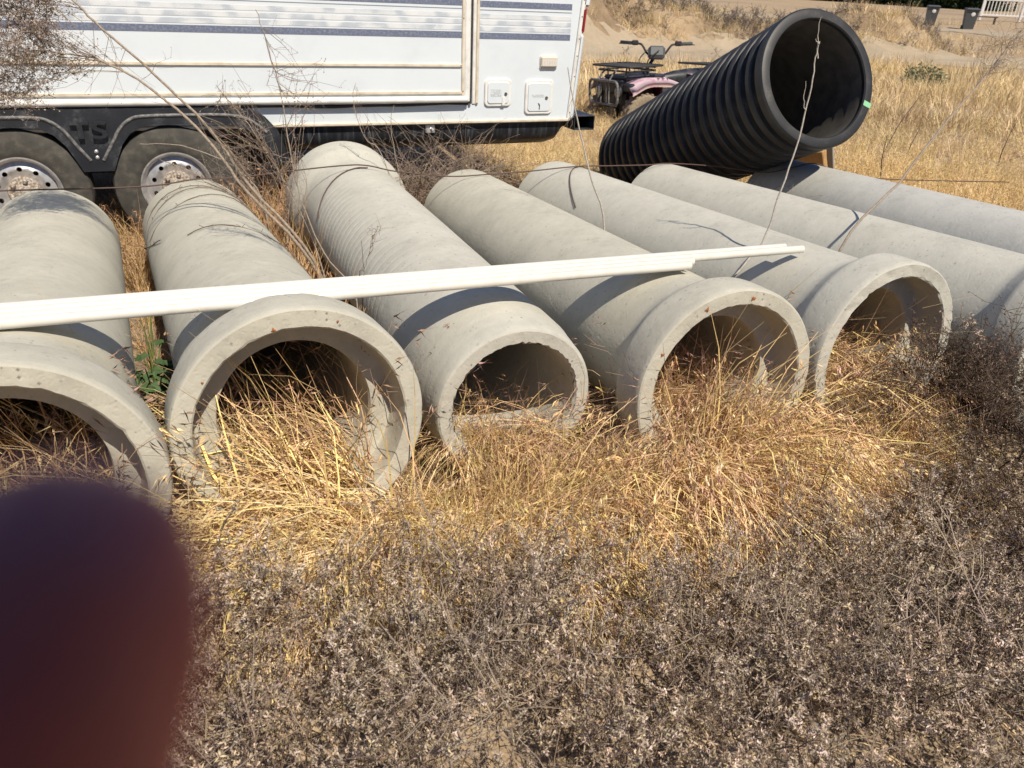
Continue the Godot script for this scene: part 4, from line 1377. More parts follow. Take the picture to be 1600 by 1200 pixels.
# ---- plants ----
class Veg:
	var V := PackedVector3Array()
	var N := PackedVector3Array()
	var C := PackedColorArray()
	func tri(a: Vector3, b: Vector3, c: Vector3, n: Vector3, ca: Color, cc: Color):
		V.append(a); V.append(b); V.append(c)
		N.append(n); N.append(n); N.append(n)
		C.append(ca); C.append(ca); C.append(cc)
	# flat blade along points, tapering
	func ribbon(pts: Array, w: float, side: Vector3, c0: Color, c1: Color):
		var n := pts.size()
		for i in n - 1:
			var a: Vector3 = pts[i]
			var b: Vector3 = pts[i + 1]
			var d := b - a
			var s := (side - d * (side.dot(d) / maxf(d.length_squared(), 1e-9))).normalized()
			var nn := d.cross(s).normalized()
			var f0 := w * (1.0 - 0.85 * float(i) / (n - 1))
			var f1 := w * (1.0 - 0.85 * float(i + 1) / (n - 1))
			var ca := c0.lerp(c1, float(i) / (n - 1))
			var cb := c0.lerp(c1, float(i + 1) / (n - 1))
			var p0 := a - s * f0
			var p1 := a + s * f0
			var p2 := b + s * f1
			var p3 := b - s * f1
			V.append(p0); V.append(p1); V.append(p2); V.append(p0); V.append(p2); V.append(p3)
			for k in 6: N.append(nn)
			C.append(ca); C.append(ca); C.append(cb); C.append(ca); C.append(cb); C.append(cb)
	# small pointed leaf or husk
	func husk(p: Vector3, d: Vector3, up: Vector3, len: float, w: float, c: Color):
		d = d.normalized()
		var s := d.cross(up).normalized()
		if s.length_squared() < 0.5: s = d.cross(Vector3.RIGHT).normalized()
		var nn := s.cross(d).normalized()
		var m := p + d * len * 0.42 + nn * len * 0.10
		var l := m - s * w - nn * w * 0.35
		var r := m + s * w - nn * w * 0.35
		var q := p + d * len
		tri(p, l, q, (nn - s * 0.4).normalized(), c, c)
		tri(p, q, r, (nn + s * 0.4).normalized(), c, c)
	func stem(pts: Array, r0: float, r1: float, c: Color, c2 = null):
		var n := pts.size()
		var cc: Color = c if c2 == null else c2
		var t: Vector3 = (pts[1] - pts[0]).normalized()
		var u := t.cross(Vector3.UP if absf(t.y) < 0.9 else Vector3.RIGHT).normalized()
		var prev := []
		for i in n:
			var a: Vector3 = pts[maxi(i - 1, 0)]
			var b: Vector3 = pts[mini(i + 1, n - 1)]
			t = (b - a).normalized()
			u = (u - t * u.dot(t)).normalized()
			var v := t.cross(u)
			var r := lerpf(r0, r1, float(i) / (n - 1))
			var ring := []
			for k in 3:
				var an := TAU * k / 3
				ring.append([pts[i] + (u * cos(an) + v * sin(an)) * r, u * cos(an) + v * sin(an)])
			if i > 0:
				var col := c.lerp(cc, float(i) / (n - 1))
				for k in 3:
					var k2 := (k + 1) % 3
					for q in [prev[k], ring[k], ring[k2], prev[k], ring[k2], prev[k2]]:
						V.append(q[0]); N.append(q[1]); C.append(col)
			prev = ring
	func mesh() -> ArrayMesh:
		var arr := []
		arr.resize(Mesh.ARRAY_MAX)
		arr[Mesh.ARRAY_VERTEX] = V
		arr[Mesh.ARRAY_NORMAL] = N
		arr[Mesh.ARRAY_COLOR] = C
		var m := ArrayMesh.new()
		m.add_surface_from_arrays(Mesh.PRIMITIVE_TRIANGLES, arr)
		return m

func rdir() -> Vector3:
	var z := rng.randf_range(-1, 1)
	var a := rng.randf_range(0, TAU)
	var r := sqrt(1 - z * z)
	return Vector3(r * cos(a), z, r * sin(a))
func vary(c: Color, v: float) -> Color:
	var f := 1.0 + rng.randf_range(-v, v)
	return Color(c.r * f, c.g * f * (1.0 + rng.randf_range(-0.05, 0.05)), c.b * f * (1.0 + rng.randf_range(-0.14, 0.14)))

# one tuft of dry grass; lean points along +Z
func grass_tuft(n: int, len: float, w: float, lean: float, droop: float, heads: float, c: Color, head_c: Color, segs := 5, spread := 0.035, wild := 0.05) -> ArrayMesh:
	var g := Veg.new()
	for i in n:
		var a := rng.randf_range(0, TAU)
		var p := Vector3(cos(a), 0, sin(a)) * spread * sqrt(rng.randf())
		var l := len * rng.randf_range(0.45, 1.15)
		var d := (Vector3(0, 1, 0) + Vector3(cos(a), 0, sin(a)) * rng.randf_range(0.0, 0.55) + Vector3(rng.randf_range(-0.25, 0.25), 0, lean * rng.randf_range(0.4, 1.3))).normalized()
		var side := Vector3(-sin(a), 0.2, cos(a)).rotated(Vector3.UP, rng.randf_range(-0.8, 0.8))
		var pts := [p]
		var dr := droop * rng.randf_range(0.4, 1.5) / segs
		for k in segs:
			d = (d + Vector3(0, -dr, 0) + rdir() * wild + Vector3(0, 0, lean * 0.12)).normalized()
			p += d * l / segs
			pts.append(p)
		var cb := vary(c, 0.25)
		var ca := vary(c, 0.25)
		g.ribbon(pts, w * rng.randf_range(0.6, 1.35), side, ca, cb)
		if rng.randf() < heads:
			var hc := vary(head_c, 0.22)
			# a nodding cluster of husks with bristles
			for k in rng.randi_range(5, 9):
				var q: Vector3 = pts[segs].lerp(pts[segs - 1], rng.randf() * 0.9)
				var hd := (d * 0.7 + Vector3(0, -0.75, 0) + rdir() * 0.42).normalized()
				var q2 := q + (d + rdir() * 0.8).normalized() * rng.randf_range(0.003, 0.014)
				g.husk(q2, hd, rdir(), rng.randf_range(0.016, 0.030), rng.randf_range(0.0014, 0.0026), hc)
				g.ribbon([q2 + hd * 0.015, q2 + hd * rng.randf_range(0.034, 0.05) + rdir() * 0.004], 0.0005, rdir(), hc, hc)
	return g.mesh()

# a sprig of dead brush: wiry stem, side twigs, star-like clusters of small dry leaves
func brush_sprig(size: float, twigs: int, nodes: int, leaves: int, leaf: float, c_leaf: Color, c_stem: Color) -> ArrayMesh:
	var g := Veg.new()
	var d := Vector3.UP
	var p := Vector3.ZERO
	var main := [p]
	for k in 5:
		d = (d + rdir() * 0.28).normalized()
		p += d * size / 5
		main.append(p)
	g.stem(main, 0.0016, 0.0006, vary(c_stem, 0.2))
	for t in twigs:
		var u := rng.randf_range(0.1, 1.0) * 4.99
		var i := int(u)
		var q: Vector3 = main[i].lerp(main[i + 1], u - i)
		var td := (rdir() + Vector3.UP * 0.75).normalized()
		var tp := [q]
		var tl := size * rng.randf_range(0.25, 0.55)
		for k in 2:
			td = (td + rdir() * 0.4).normalized()
			q += td * tl / 2
			tp.append(q)
		g.stem(tp, 0.0010, 0.0005, vary(c_stem, 0.25))
		for nd in nodes:
			var w := lerpf(0.35, 1.0, float(nd + 1) / nodes) * 1.99
			var j := int(w)
			var o: Vector3 = tp[j].lerp(tp[j + 1], w - j)
			var cc := vary(c_leaf, 0.32)
			for l in leaves:
				g.husk(o, rdir() + td * 0.3, rdir(), leaf * rng.randf_range(0.5, 1.3), leaf * rng.randf_range(0.10, 0.19), cc)
	return g.mesh()

func lay(x: float, z: float, y: float, yaw: float, tilt: Vector3, s: float) -> Transform3D:
	var b := Basis.from_euler(Vector3(tilt.x, 0, tilt.z)) * Basis(Vector3.UP, yaw)
	return Transform3D(b.scaled(Vector3.ONE * s), Vector3(x, y, z))

func in_pipe(x: float, z: float, r: float) -> bool:
	for q in PIPE_LINES:
		if z < q[1] + 0.03 and z > q[3] - 0.02:
			var t: float = (z - q[1]) / (q[3] - q[1])
			if absf(x - lerpf(q[0], q[2], t)) < r: return true
	return false
const PIPE_LINES := [[-0.408, -1.564, -0.54, -3.981], [0.208, -1.688, 0.079, -4.104], [0.831, -1.805, 0.84, -4.224], [1.435, -1.61, 1.485, -4.031], [2.105, -1.637, 2.033, -4.052], [2.755, -1.43, 2.632, -3.85], [3.45, -1.60, 3.60, -3.95]]

const GOLD := Color(0.86, 0.62, 0.30)
const STRAW := Color(0.88, 0.70, 0.40)
const TAWNY := Color(0.52, 0.335, 0.19)

# distance from the photographer at which brush gives way to grass
func gold_edge(x: float, e: float) -> float:
	return 1.30 + 0.13 * e + 0.12 * smoothstep(0.4, 0.9, x) + 1.2 * pow(clampf((x - 0.95) / 1.3, 0.0, 1.5), 1.3)

func build_front_grass():
	var root := thing("dry_grass", "thick golden dry grass lying over the mouths of the concrete pipes", "grass")
	root.set_meta("kind", "stuff")
	var kinds := [
		grass_tuft(27, 0.40, 0.0027, 0.7, 2.2, 0.35, GOLD, Color(0.84, 0.62, 0.34), 4, 0.05, 0.09),
		grass_tuft(27, 0.44, 0.0026, 1.0, 2.0, 0.25, STRAW, Color(0.86, 0.67, 0.40), 4, 0.05, 0.09),
		grass_tuft(24, 0.32, 0.0029, 0.4, 2.8, 0.5, GOLD, Color(0.76, 0.52, 0.28), 4, 0.06, 0.16),
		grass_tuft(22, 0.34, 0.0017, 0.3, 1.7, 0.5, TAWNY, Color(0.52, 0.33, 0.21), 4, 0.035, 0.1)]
	var xf := [[], [], [], []]
	var cl := [[], [], [], []]
	var n := 0
	var tries := 0
	while n < 1900 and tries < 60000:
		tries += 1
		var x := rng.randf_range(-1.3, 3.0)
		var z := rng.randf_range(-1.98, -0.7)
		if x < -0.7 and rng.randf() < 0.7: continue
		var d := Vector2(x, z).length()
		var e := nz.get_noise_2d(x * 130.0, z * 130.0)
		var edge := gold_edge(x, e) + 0.10
		if d < edge - 0.06 * rng.randf(): continue
		if x > 2.25 + 0.3 * e + 0.1 * rng.randf(): continue
		# the mouths themselves: fewer tufts the deeper inside
		var inside := in_pipe(x, z, 0.33)
		if inside and rng.randf() < 0.55: continue
		if in_pipe(x, z, 0.30) and not in_pipe(x, z, 0.20): continue
		var y := gh(x, z) - 0.01
		if in_pipe(x, z, 0.2): y += 0.10
		var k := 0
		var u := rng.randf()
		var ft := nz2.get_noise_2d(x * 160.0 + 50.0, z * 160.0)
		if x < 0.75: k = 1 if u < 0.55 + ft else (0 if u < 0.85 else 2)
		else: k = 2 if u < 0.45 + ft else (0 if u < 0.85 else 1)
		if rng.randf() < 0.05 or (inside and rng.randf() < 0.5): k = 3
		# the way it was laid flat: leftwards on one side, towards the photographer on the other
		var flow := lerpf(-1.35, 0.1, smoothstep(-0.1, 1.3, x)) + 1.8 * nz.get_noise_2d(x * 110.0 + 300.0, z * 110.0)
		var s := rng.randf_range(0.7, 1.15)
		if d < edge + 0.15: s *= 0.7   # shorter stems at the rim
		elif z < -1.42 and (x < 0.5 or x > 1.15): s *= 1.18
		if x > 0.45 and x < 1.15 and z < -1.5: s *= 0.72
		if x > 1.25 and x < 1.9 and z < -1.55: s *= 0.85
		xf[k].append(lay(x, z, y, flow + rng.randfn(0.0, 0.55), Vector3(rng.randf_range(-0.3, 0.25), 0, rng.randf_range(-0.3, 0.3)), s))
		var b := rng.randf_range(0.72, 1.12)
		cl[k].append(Color(b, b * rng.randf_range(0.9, 1.07), b * rng.randf_range(0.8, 1.25)))
		n += 1
	for k in 4: heap("tufts", kinds[k], M.grass, xf[k], cl[k], root)
	print("front tufts ", n)
	# between the pipes
	root = thing("dry_grass", "reddish brown dry grass growing in the gaps between the concrete pipes", "grass")
	root.set_meta("kind", "stuff")
	var gk := [grass_tuft(22, 0.30, 0.0016, 0.15, 0.8, 0.3, TAWNY, Color(0.46, 0.28, 0.17), 3), grass_tuft(20, 0.26, 0.0019, 0.3, 1.4, 0.2, GOLD * 0.85, Color(0.5, 0.32, 0.18), 3)]
	var gx := [[], []]
	var gc := [[], []]
	n = 0
	tries = 0
	while n < 900 and tries < 60000:
		tries += 1
		var x := rng.randf_range(-1.0, 3.3)
		var z := rng.randf_range(-4.75, -1.75)
		if in_pipe(x, z, 0.275): continue
		if x > -0.45 and x < 0.12 and z > -2.8: continue   # the green plant's place
		if x > 1.75 and z > -3.6 and rng.randf() < 0.75: continue
		if not (x > 0.3 and x < 0.75 and z < -2.3) and not (x > 1.0 and x < 1.9 and z < -4.05) and rng.randf() < 0.35: continue
		if x > 2.9 and z < -3.4: continue
		var k := 0 if rng.randf() < 0.6 else 1
		var s := rng.randf_range(0.55, 1.0)
		if x > 0.3 and x < 0.75 and z < -2.3: s *= 1.7
		if x > -0.35 and x < 0.0 and z < -3.3: s *= 1.3
		if x > 1.0 and x < 1.9 and z < -4.05: s *= 1.4
		gx[k].append(lay(x, z, gh(x, z) - 0.01, rng.randf_range(0, TAU), Vector3(rng.randf_range(-0.2, 0.2), 0, rng.randf_range(-0.2, 0.2)), s))
		var b := rng.randf_range(0.8, 1.1)
		gc[k].append(Color(b, b, b))
		n += 1
	for k in 2: heap("tufts", gk[k], M.grass, gx[k], gc[k], root)
	print("gap tufts ", n)

func build_brush():
	var pale := [brush_sprig(0.14, 9, 5, 6, 0.0090, Color(0.56, 0.45, 0.36), Color(0.2, 0.148, 0.115)), brush_sprig(0.17, 9, 5, 5, 0.0085, Color(0.37, 0.29, 0.23), Color(0.17, 0.125, 0.098)), brush_sprig(0.21, 13, 3, 2, 0.007, Color(0.36, 0.29, 0.24), Color(0.33, 0.265, 0.22))]
	var dark := [brush_sprig(0.16, 9, 5, 4, 0.0090, Color(0.13, 0.094, 0.073), Color(0.08, 0.057, 0.045)), brush_sprig(0.21, 10, 3, 3, 0.0085, Color(0.2, 0.147, 0.113), Color(0.11, 0.08, 0.063))]  # darker sprigs: shade on the right-hand brush painted into leaf and stem colour
	var px := [[], [], []]
	var pc := [[], [], []]
	var dx := [[], []]
	var dc := [[], []]
	var n := 0
	var tries := 0
	while n < 3000 and tries < 120000:
		tries += 1
		var x := rng.randf_range(-1.3, 3.4)
		var z := rng.randf_range(-1.72, 0.05)
		var d := Vector2(x, z).length()
		if d < 0.55: continue
		var e := nz.get_noise_2d(x * 130.0, z * 130.0)
		var edge := gold_edge(x, e) + 0.05
		var rightside := smoothstep(1.75, 2.2, x + 0.25 * e)
		if d > edge and rng.randf() > rightside: continue
		if in_pipe(x, z, 0.33): continue
		# keep to what can be seen, with room for a step aside
		var ang := atan2(x, -z)
		if ang < -0.5 or ang > 1.4 or d < 0.72: continue
		var lump := nz2.get_noise_2d(x * 380.0, z * 380.0) + 0.9 * nz.get_noise_2d(x * 900.0, z * 900.0)
		if lump < -0.12 and rng.randf() < 0.85: continue
		# the twig ends carry the leaves: a canopy over bare stems
		var top := 0.20 + 0.17 * lump - 0.10 * smoothstep(edge - 0.30, edge, d) * (1.0 - rightside) + 0.12 * rightside
		var y := gh(x, z) + maxf(0.01, top) * rng.randf_range(0.55, 1.0) - 0.03
		var isdark := smoothstep(1.45, 2.1, x + 0.5 * (z + 1.2) * 0.4 + 0.5 * e) 
		var tl := Vector3(rng.randf_range(-0.7, 0.7), 0, rng.randf_range(-0.7, 0.7))
		var s := rng.randf_range(0.65, 1.15)
		var b := rng.randf_range(0.75, 1.2)
		var c := Color(b * rng.randf_range(0.97, 1.05), b, b * rng.randf_range(0.92, 1.03))
		if rng.randf() < 0.17:  # dark sprigs laid low, painting deep shade into the gaps of the brush
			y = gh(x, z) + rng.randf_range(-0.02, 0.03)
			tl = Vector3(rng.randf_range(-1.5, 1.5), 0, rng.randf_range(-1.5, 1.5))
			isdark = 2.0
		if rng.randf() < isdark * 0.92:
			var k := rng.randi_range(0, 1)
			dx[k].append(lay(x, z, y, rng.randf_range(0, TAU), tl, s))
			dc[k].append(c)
		else:
			var k := 0 if rng.randf() < 0.5 else (1 if rng.randf() < 0.7 else 2)
			px[k].append(lay(x, z, y, rng.randf_range(0, TAU), tl, s))
			pc[k].append(c)
		n += 1
	print("brush ", n)
	var root := thing("dead_brush", "low grey-brown dead brush with tiny curled leaves in front of the golden grass", "brush")
	root.set_meta("kind", "stuff")
	for k in 3: heap("sprigs", pale[k], M.brush, px[k], pc[k], root)
	root = thing("dead_brush", "dead brush with shade put into its dark colour, beside the chipped pipe mouth and low between pale sprigs", "brush")
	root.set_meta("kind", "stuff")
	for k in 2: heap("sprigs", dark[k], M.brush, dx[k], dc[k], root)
	# stray straws lying over the brush
	var straw := grass_tuft(7, 0.30, 0.0024, 0.9, 1.7, 0.35, Color(0.62, 0.46, 0.28), Color(0.6, 0.42, 0.28))
	var sx := []
	var sc := []
	for i in 105:
		var a := rng.randf_range(-0.35, 1.35)
		var d := rng.randf_range(0.95, 1.62)
		var x := sin(a) * d
		var z := -cos(a) * d
		sx.append(lay(x, z, gh(x, z) + rng.randf_range(0.0, 0.12), rng.randf_range(0, TAU), Vector3(rng.randf_range(-0.5, 0.5), 0, rng.randf_range(-0.5, 0.5)), rng.randf_range(0.4, 0.85)))
		var b := rng.randf_range(0.8, 1.1)
		sc.append(Color(b, b, b))
	root = thing("stray_straw", "single straws scattered over the grey-brown brush", "straw")
	root.set_meta("kind", "stuff")
	scatter("straws", straw, M.grass, sx, sc, root)

func road_near(x: float, z: float) -> bool:
	if z < -14.0 and z > -19.0:
		var zc := -16.5 + 0.9 * clampf((x - 13.0) / 4.0, 0, 1) + 2.0 * clampf((x - 17.0) / 6.0, 0, 1)
		return absf(z - zc) < 1.4
	return x > 33.5 and x < 40.5 and z > -45 and z < -20
func build_field():
	var root := thing("field_grass", "short straw-coloured dry grass covering the field behind the pipes", "grass")
	root.set_meta("kind", "stuff")
	var kinds := [
		grass_tuft(30, 0.27, 0.0022, 0.1, 0.55, 0.35, Color(0.74, 0.575, 0.325), Color(0.74, 0.57, 0.33), 3, 0.10),
		grass_tuft(26, 0.22, 0.0026, 0.2, 1.0, 0.2, Color(0.78, 0.625, 0.385), Color(0.76, 0.6, 0.37), 3, 0.13),
		grass_tuft(44, 0.30, 0.0060, 0.1, 0.7, 0.0, Color(0.70, 0.555, 0.34), Color.WHITE, 3, 0.35)]
	var xf := [[], [], []]
	var cl := [[], [], []]
	for band in [[3.6, 8.0, 3300], [8.0, 16.0, 4200], [16.0, 30.0, 2600], [30.0, 60.0, 1200]]:
		var n := 0
		var tries := 0
		while n < band[2] and tries < 40000:
			tries += 1
			var a := rng.randf_range(-0.3, 1.45)
			var d := sqrt(rng.randf_range(band[0] * band[0], band[1] * band[1]))
			var x := sin(a) * d
			var z := -cos(a) * d
			if z > -4.2 and x < 3.95: continue
			if x < 2.45 and z < -4.75 and z > -7.4 and rng.randf() < 0.75: continue    # sparse under the trailer
			if road_near(x, z): continue
			if Vector2(x - 3.4, (z + 4.6) * 0.5).length() < 0.45: continue
			var g := nz2.get_noise_2d(x * 22.0, z * 22.0)
			var bare := 0.0
			if d > 12.0: bare = 0.3 + 0.62 * smoothstep(-0.3, 0.2, nz.get_noise_2d(x * 9.0 + 90.0, z * 9.0))
			if rng.randf() < bare: continue
			var k := 0 if rng.randf() < 0.55 + g else 1
			if d > 11.0: k = 2 if rng.randf() < 0.85 else 0
			var s := rng.randf_range(0.65, 1.15)
			if d > 16.0: s *= rng.randf_range(0.7, 1.3)
			if x < 4.3 and z > -7.0: s *= 0.8
			xf[k].append(lay(x, z, gh(x, z) - 0.02, rng.randf_range(0, TAU), Vector3(rng.randf_range(-0.2, 0.2), 0, rng.randf_range(-0.2, 0.2)), s))
			var b := rng.randf_range(0.85, 1.12) * (1.0 + 0.22 * g)
			cl[k].append(Color(b, b * rng.randf_range(0.95, 1.03), b * rng.randf_range(0.85, 1.05)))
			n += 1
	for k in 3: scatter("tufts", kinds[k], M.grass, xf[k], cl[k], root)
	# grey scrub on the spoil heaps
	var sc := brush_sprig(0.5, 18, 4, 3, 0.045, Color(0.21, 0.175, 0.15), Color(0.15, 0.125, 0.105))
	var bx := []
	var bc := []
	for i in 2600:
		var m: Array = MOUNDS[rng.randi_range(0, MOUNDS.size() - 1)]
		var x: float = m[0] + rng.randfn(0, 1.0) * m[2]
		var z: float = m[1] + rng.randfn(0, 1.0) * m[2]
		if road_near(x, z): continue
		if nz.get_noise_2d(x * 50.0, z * 50.0) < 0.05: continue
		bx.append(lay(x, z, gh(x, z) - 0.05, rng.randf_range(0, TAU), Vector3(rng.randf_range(-0.3, 0.3), 0, rng.randf_range(-0.3, 0.3)), rng.randf_range(0.3, 0.8)))
		var b := rng.randf_range(0.7, 1.2)
		bc.append(Color(b, b, b))
	var o := scatter("grey_scrub", sc, M.brush, bx, bc)
	tag(o, "patches of grey scrub growing on the dirt mounds", "scrub")

# a thin dry weed: main stems as tubes, twigs and husks as a second part
func weed(label: String, called: String, stems: Array, r0: float, mat: Material, twigs: Array, group := "", husk_c := Color(0.36, 0.29, 0.24), twig_c := Color(0.29, 0.225, 0.18)):
	var t := thing(called, label, "weed", Transform3D(Basis.IDENTITY, stems[0][0]), group)
	var o: Vector3 = stems[0][0]
	for s in stems:
		var mb := MB.new()
		var pts := []
		for p in smooth_path(s, 5): pts.append(p - o + rdir() * 0.0025)
		var rad := []
		for i in pts.size(): rad.append(r0 * (0.4 if s[0].distance_to(s[s.size() - 1]) < 0.3 else 1.0) * (1.0 - 0.65 * i / (pts.size() - 1.0)))
		mb.tube(pts, rad, 6)
		part(mb, mat, "stem", t)
	if twigs.size() > 0:
		var g := Veg.new()
		for tw in twigs:   # [centre, radii, number, husks for each twig, husk size, root stem, from, to]
			var path: Array = smooth_path(stems[tw[5]], 8)
			for i in tw[2]:
				var u := rng.randf_range(tw[6], tw[7])
				var a: Vector3 = path[int(u * (path.size() - 1))]
				var e: Vector3 = tw[0] + rdir() * sqrt(rng.randf()) * tw[1]
				if tw[3] > 15 and i % 6 != 0: a = e + (rdir() + (a - e).normalized() * 0.8) * rng.randf_range(0.04, 0.10)
				var mid := a.lerp(e, 0.5) + rdir() * 0.12 * a.distance_to(e)
				var pts := smooth_path([a - o, a.lerp(mid, 0.5) - o + rdir() * 0.01, mid - o, e - o], 2)
				var tc := vary(twig_c, 0.25)
				g.stem(pts, 0.0011, 0.0004, tc)
				for k in tw[3]:
					var q: Vector3 = pts[rng.randi_range(2, pts.size() - 1)] + rdir() * 0.003
					var dd := rdir()
					if k % 3 == 0:
						var q2 := q + dd * rng.randf_range(0.015, 0.05)
						g.stem([q, q.lerp(q2, 0.5) + rdir() * 0.003, q2], 0.0006, 0.0003, tc)
						q = q2
					g.husk(q, rdir(), rdir(), tw[4] * rng.randf_range(0.5, 1.3), tw[4] * rng.randf_range(0.2, 0.34), vary(husk_c, 0.35))
		put(g.mesh(), M.brush, "twigs", t)
	return t

func build_weeds():
	# the big one leaning over the left-hand pipes, its crown against the trailer
	weed("tall dry weed leaning across the trailer wheels with a dense grey crown", "dry_weed",
		[[Vector3(0.56, 0.0, -3.2), Vector3(0.486, 0.344, -3.15), Vector3(0.265, 0.661, -3.15), Vector3(0.152, 0.866, -3.15), Vector3(0.026, 1.023, -3.15), Vector3(-0.149, 1.205, -3.15), Vector3(-0.224, 1.289, -3.15), Vector3(-0.35, 1.42, -3.15)],
		[Vector3(0.58, 0.0, -3.17), Vector3(0.47, 0.35, -3.12), Vector3(0.25, 0.645, -3.12), Vector3(0.13, 0.85, -3.12), Vector3(-0.01, 1.0, -3.13), Vector3(-0.10, 1.07, -3.14), Vector3(-0.22, 1.12, -3.15), Vector3(-0.38, 1.135, -3.15)]],
		0.0075, M.stalk,
		[[Vector3(-0.44, 1.20, -3.16), Vector3(0.17, 0.24, 0.14), 200, 34, 0.0085, 1, 0.72, 1.0], [Vector3(-0.40, 1.36, -3.16), Vector3(0.18, 0.14, 0.15), 110, 32, 0.0085, 0, 0.8, 1.0], [Vector3(-0.50, 1.02, -3.16), Vector3(0.15, 0.12, 0.12), 70, 22, 0.008, 1, 0.8, 1.0], [Vector3(-0.1, 1.05, -3.14), Vector3(0.2, 0.16, 0.1), 10, 4, 0.006, 0, 0.5, 0.8], [Vector3(0.28, 0.72, -3.1), Vector3(0.16, 0.16, 0.12), 26, 5, 0.006, 0, 0.25, 0.5]])
	weed("slender dry weed with a wispy crown rising in front of the slide-out", "dry_weed",
		[[Vector3(0.50, 0.02, -2.5), Vector3(0.52, 0.396, -2.5), Vector3(0.419, 0.578, -2.5), Vector3(0.369, 0.73, -2.5), Vector3(0.342, 0.882, -2.5), Vector3(0.33, 1.069, -2.5), Vector3(0.306, 1.192, -2.5), Vector3(0.282, 1.30, -2.5)], [Vector3(0.46, 0.02, -2.52), Vector3(0.42, 0.5, -2.52), Vector3(0.33, 0.78, -2.52), Vector3(0.25, 0.95, -2.52), Vector3(0.15, 1.10, -2.52)]],
		0.0032, M.stalk,
		[[Vector3(0.40, 1.10, -2.5), Vector3(0.14, 0.10, 0.1), 26, 9, 0.0055, 0, 0.5, 0.95], [Vector3(0.17, 1.07, -2.5), Vector3(0.10, 0.10, 0.08), 24, 9, 0.0055, 1, 0.55, 1.0], [Vector3(0.28, 0.92, -2.5), Vector3(0.12, 0.1, 0.08), 20, 6, 0.005, 1, 0.4, 0.8]])
	weed("twiggy dry weed in front of the right trailer wheel", "dry_weed",
		[[Vector3(0.40, 0.05, -3.75), Vector3(0.38, 0.35, -3.8), Vector3(0.32, 0.55, -3.85), Vector3(0.22, 0.72, -3.85)], [Vector3(0.43, 0.05, -3.75), Vector3(0.5, 0.4, -3.85), Vector3(0.56, 0.66, -3.9)], [Vector3(0.42, 0.05, -3.7), Vector3(0.3, 0.4, -3.85), Vector3(0.12, 0.52, -4.0), Vector3(-0.06, 0.60, -4.05)], [Vector3(0.40, 0.05, -3.75), Vector3(0.35, 0.5, -3.8), Vector3(0.1, 0.66, -3.95), Vector3(-0.12, 0.68, -4.0)]],
		0.0035, M.stalk,
		[[Vector3(0.28, 0.62, -3.85), Vector3(0.2, 0.16, 0.14), 60, 5, 0.006, 0, 0.3, 1.0], [Vector3(0.48, 0.52, -3.85), Vector3(0.14, 0.2, 0.12), 46, 4, 0.006, 1, 0.3, 1.0], [Vector3(0.1, 0.56, -3.95), Vector3(0.18, 0.1, 0.1), 22, 3, 0.006, 2, 0.3, 1.0]])
	weed("thin curved weed standing behind the far bell of the turned pipe", "dry_weed", [[Vector3(1.14, 0.02, -3.9), Vector3(0.99, 0.584, -3.9), Vector3(0.897, 0.696, -3.9), Vector3(0.849, 0.862, -3.9), Vector3(0.866, 0.949, -3.9)], [Vector3(1.14, 0.02, -3.9), Vector3(1.06, 0.55, -3.9), Vector3(1.03, 0.75, -3.9), Vector3(1.05, 0.85, -3.9)]], 0.0028, M.stalk, [[Vector3(0.90, 0.85, -3.9), Vector3(0.08, 0.1, 0.05), 10, 2, 0.004, 0, 0.5, 0.95]])
	weed("small forked twig standing in front of the white plastic pipes", "dry_twig", [[Vector3(0.46, 0.06, -1.99), Vector3(0.435, 0.612, -2.02), Vector3(0.445, 0.677, -2.02), Vector3(0.44, 0.759, -2.02)], [Vector3(0.443, 0.66, -2.02), Vector3(0.459, 0.713, -2.02), Vector3(0.489, 0.80, -2.02)]], 0.0016, M.wire, [[Vector3(0.478, 0.775, -2.02), Vector3(0.03, 0.03, 0.02), 8, 2, 0.004, 1, 0.5, 1.0]])
	weed("pale bare stick rising in front of the trailer's rear corner", "dry_stick", [[Vector3(1.765, 0.0, -3.0), Vector3(1.782, 0.420, -2.999), Vector3(1.672, 0.694, -2.999), Vector3(1.594, 0.905, -2.999), Vector3(1.535, 1.106, -2.999)]], 0.0056, M.stalk_pale, [[Vector3(1.548, 0.843, -2.999), Vector3(0.05, 0.03, 0.02), 4, 0, 0.004, 0, 0.75, 0.9]])
	weed("pale crooked stick rising in front of the black tube's mouth", "dry_stick", [[Vector3(1.80, 0.0, -2.15), Vector3(1.83, 0.42, -2.15), Vector3(1.948, 0.592, -2.15), Vector3(1.979, 0.754, -2.15), Vector3(2.018, 0.931, -2.15), Vector3(2.028, 1.10, -2.15), Vector3(2.022, 1.221, -2.15), Vector3(2.025, 1.27, -2.15)], [Vector3(2.024, 1.05, -2.15), Vector3(2.008, 1.09, -2.15), Vector3(2.000, 1.15, -2.15)], [Vector3(2.024, 1.262, -2.15), Vector3(2.012, 1.270, -2.15), Vector3(2.005, 1.279, -2.15)], [Vector3(2.03, 1.22, -2.15), Vector3(2.018, 1.30, -2.16), Vector3(2.022, 1.345, -2.16)]], 0.0046, M.stalk_pale, [])
	weed("long grey stalk with broom-like twigs leaning away over the field", "dry_weed", [[Vector3(2.39, 0.0, -2.2), Vector3(2.435, 0.50, -2.238), Vector3(2.666, 0.758, -2.238), Vector3(2.814, 0.964, -2.238), Vector3(2.955, 1.13, -2.238), Vector3(3.057, 1.258, -2.238), Vector3(3.16, 1.38, -2.238)]], 0.0060, M.stalk, [[Vector3(3.08, 1.30, -2.238), Vector3(0.2, 0.16, 0.1), 50, 5, 0.006, 0, 0.6, 0.95]])
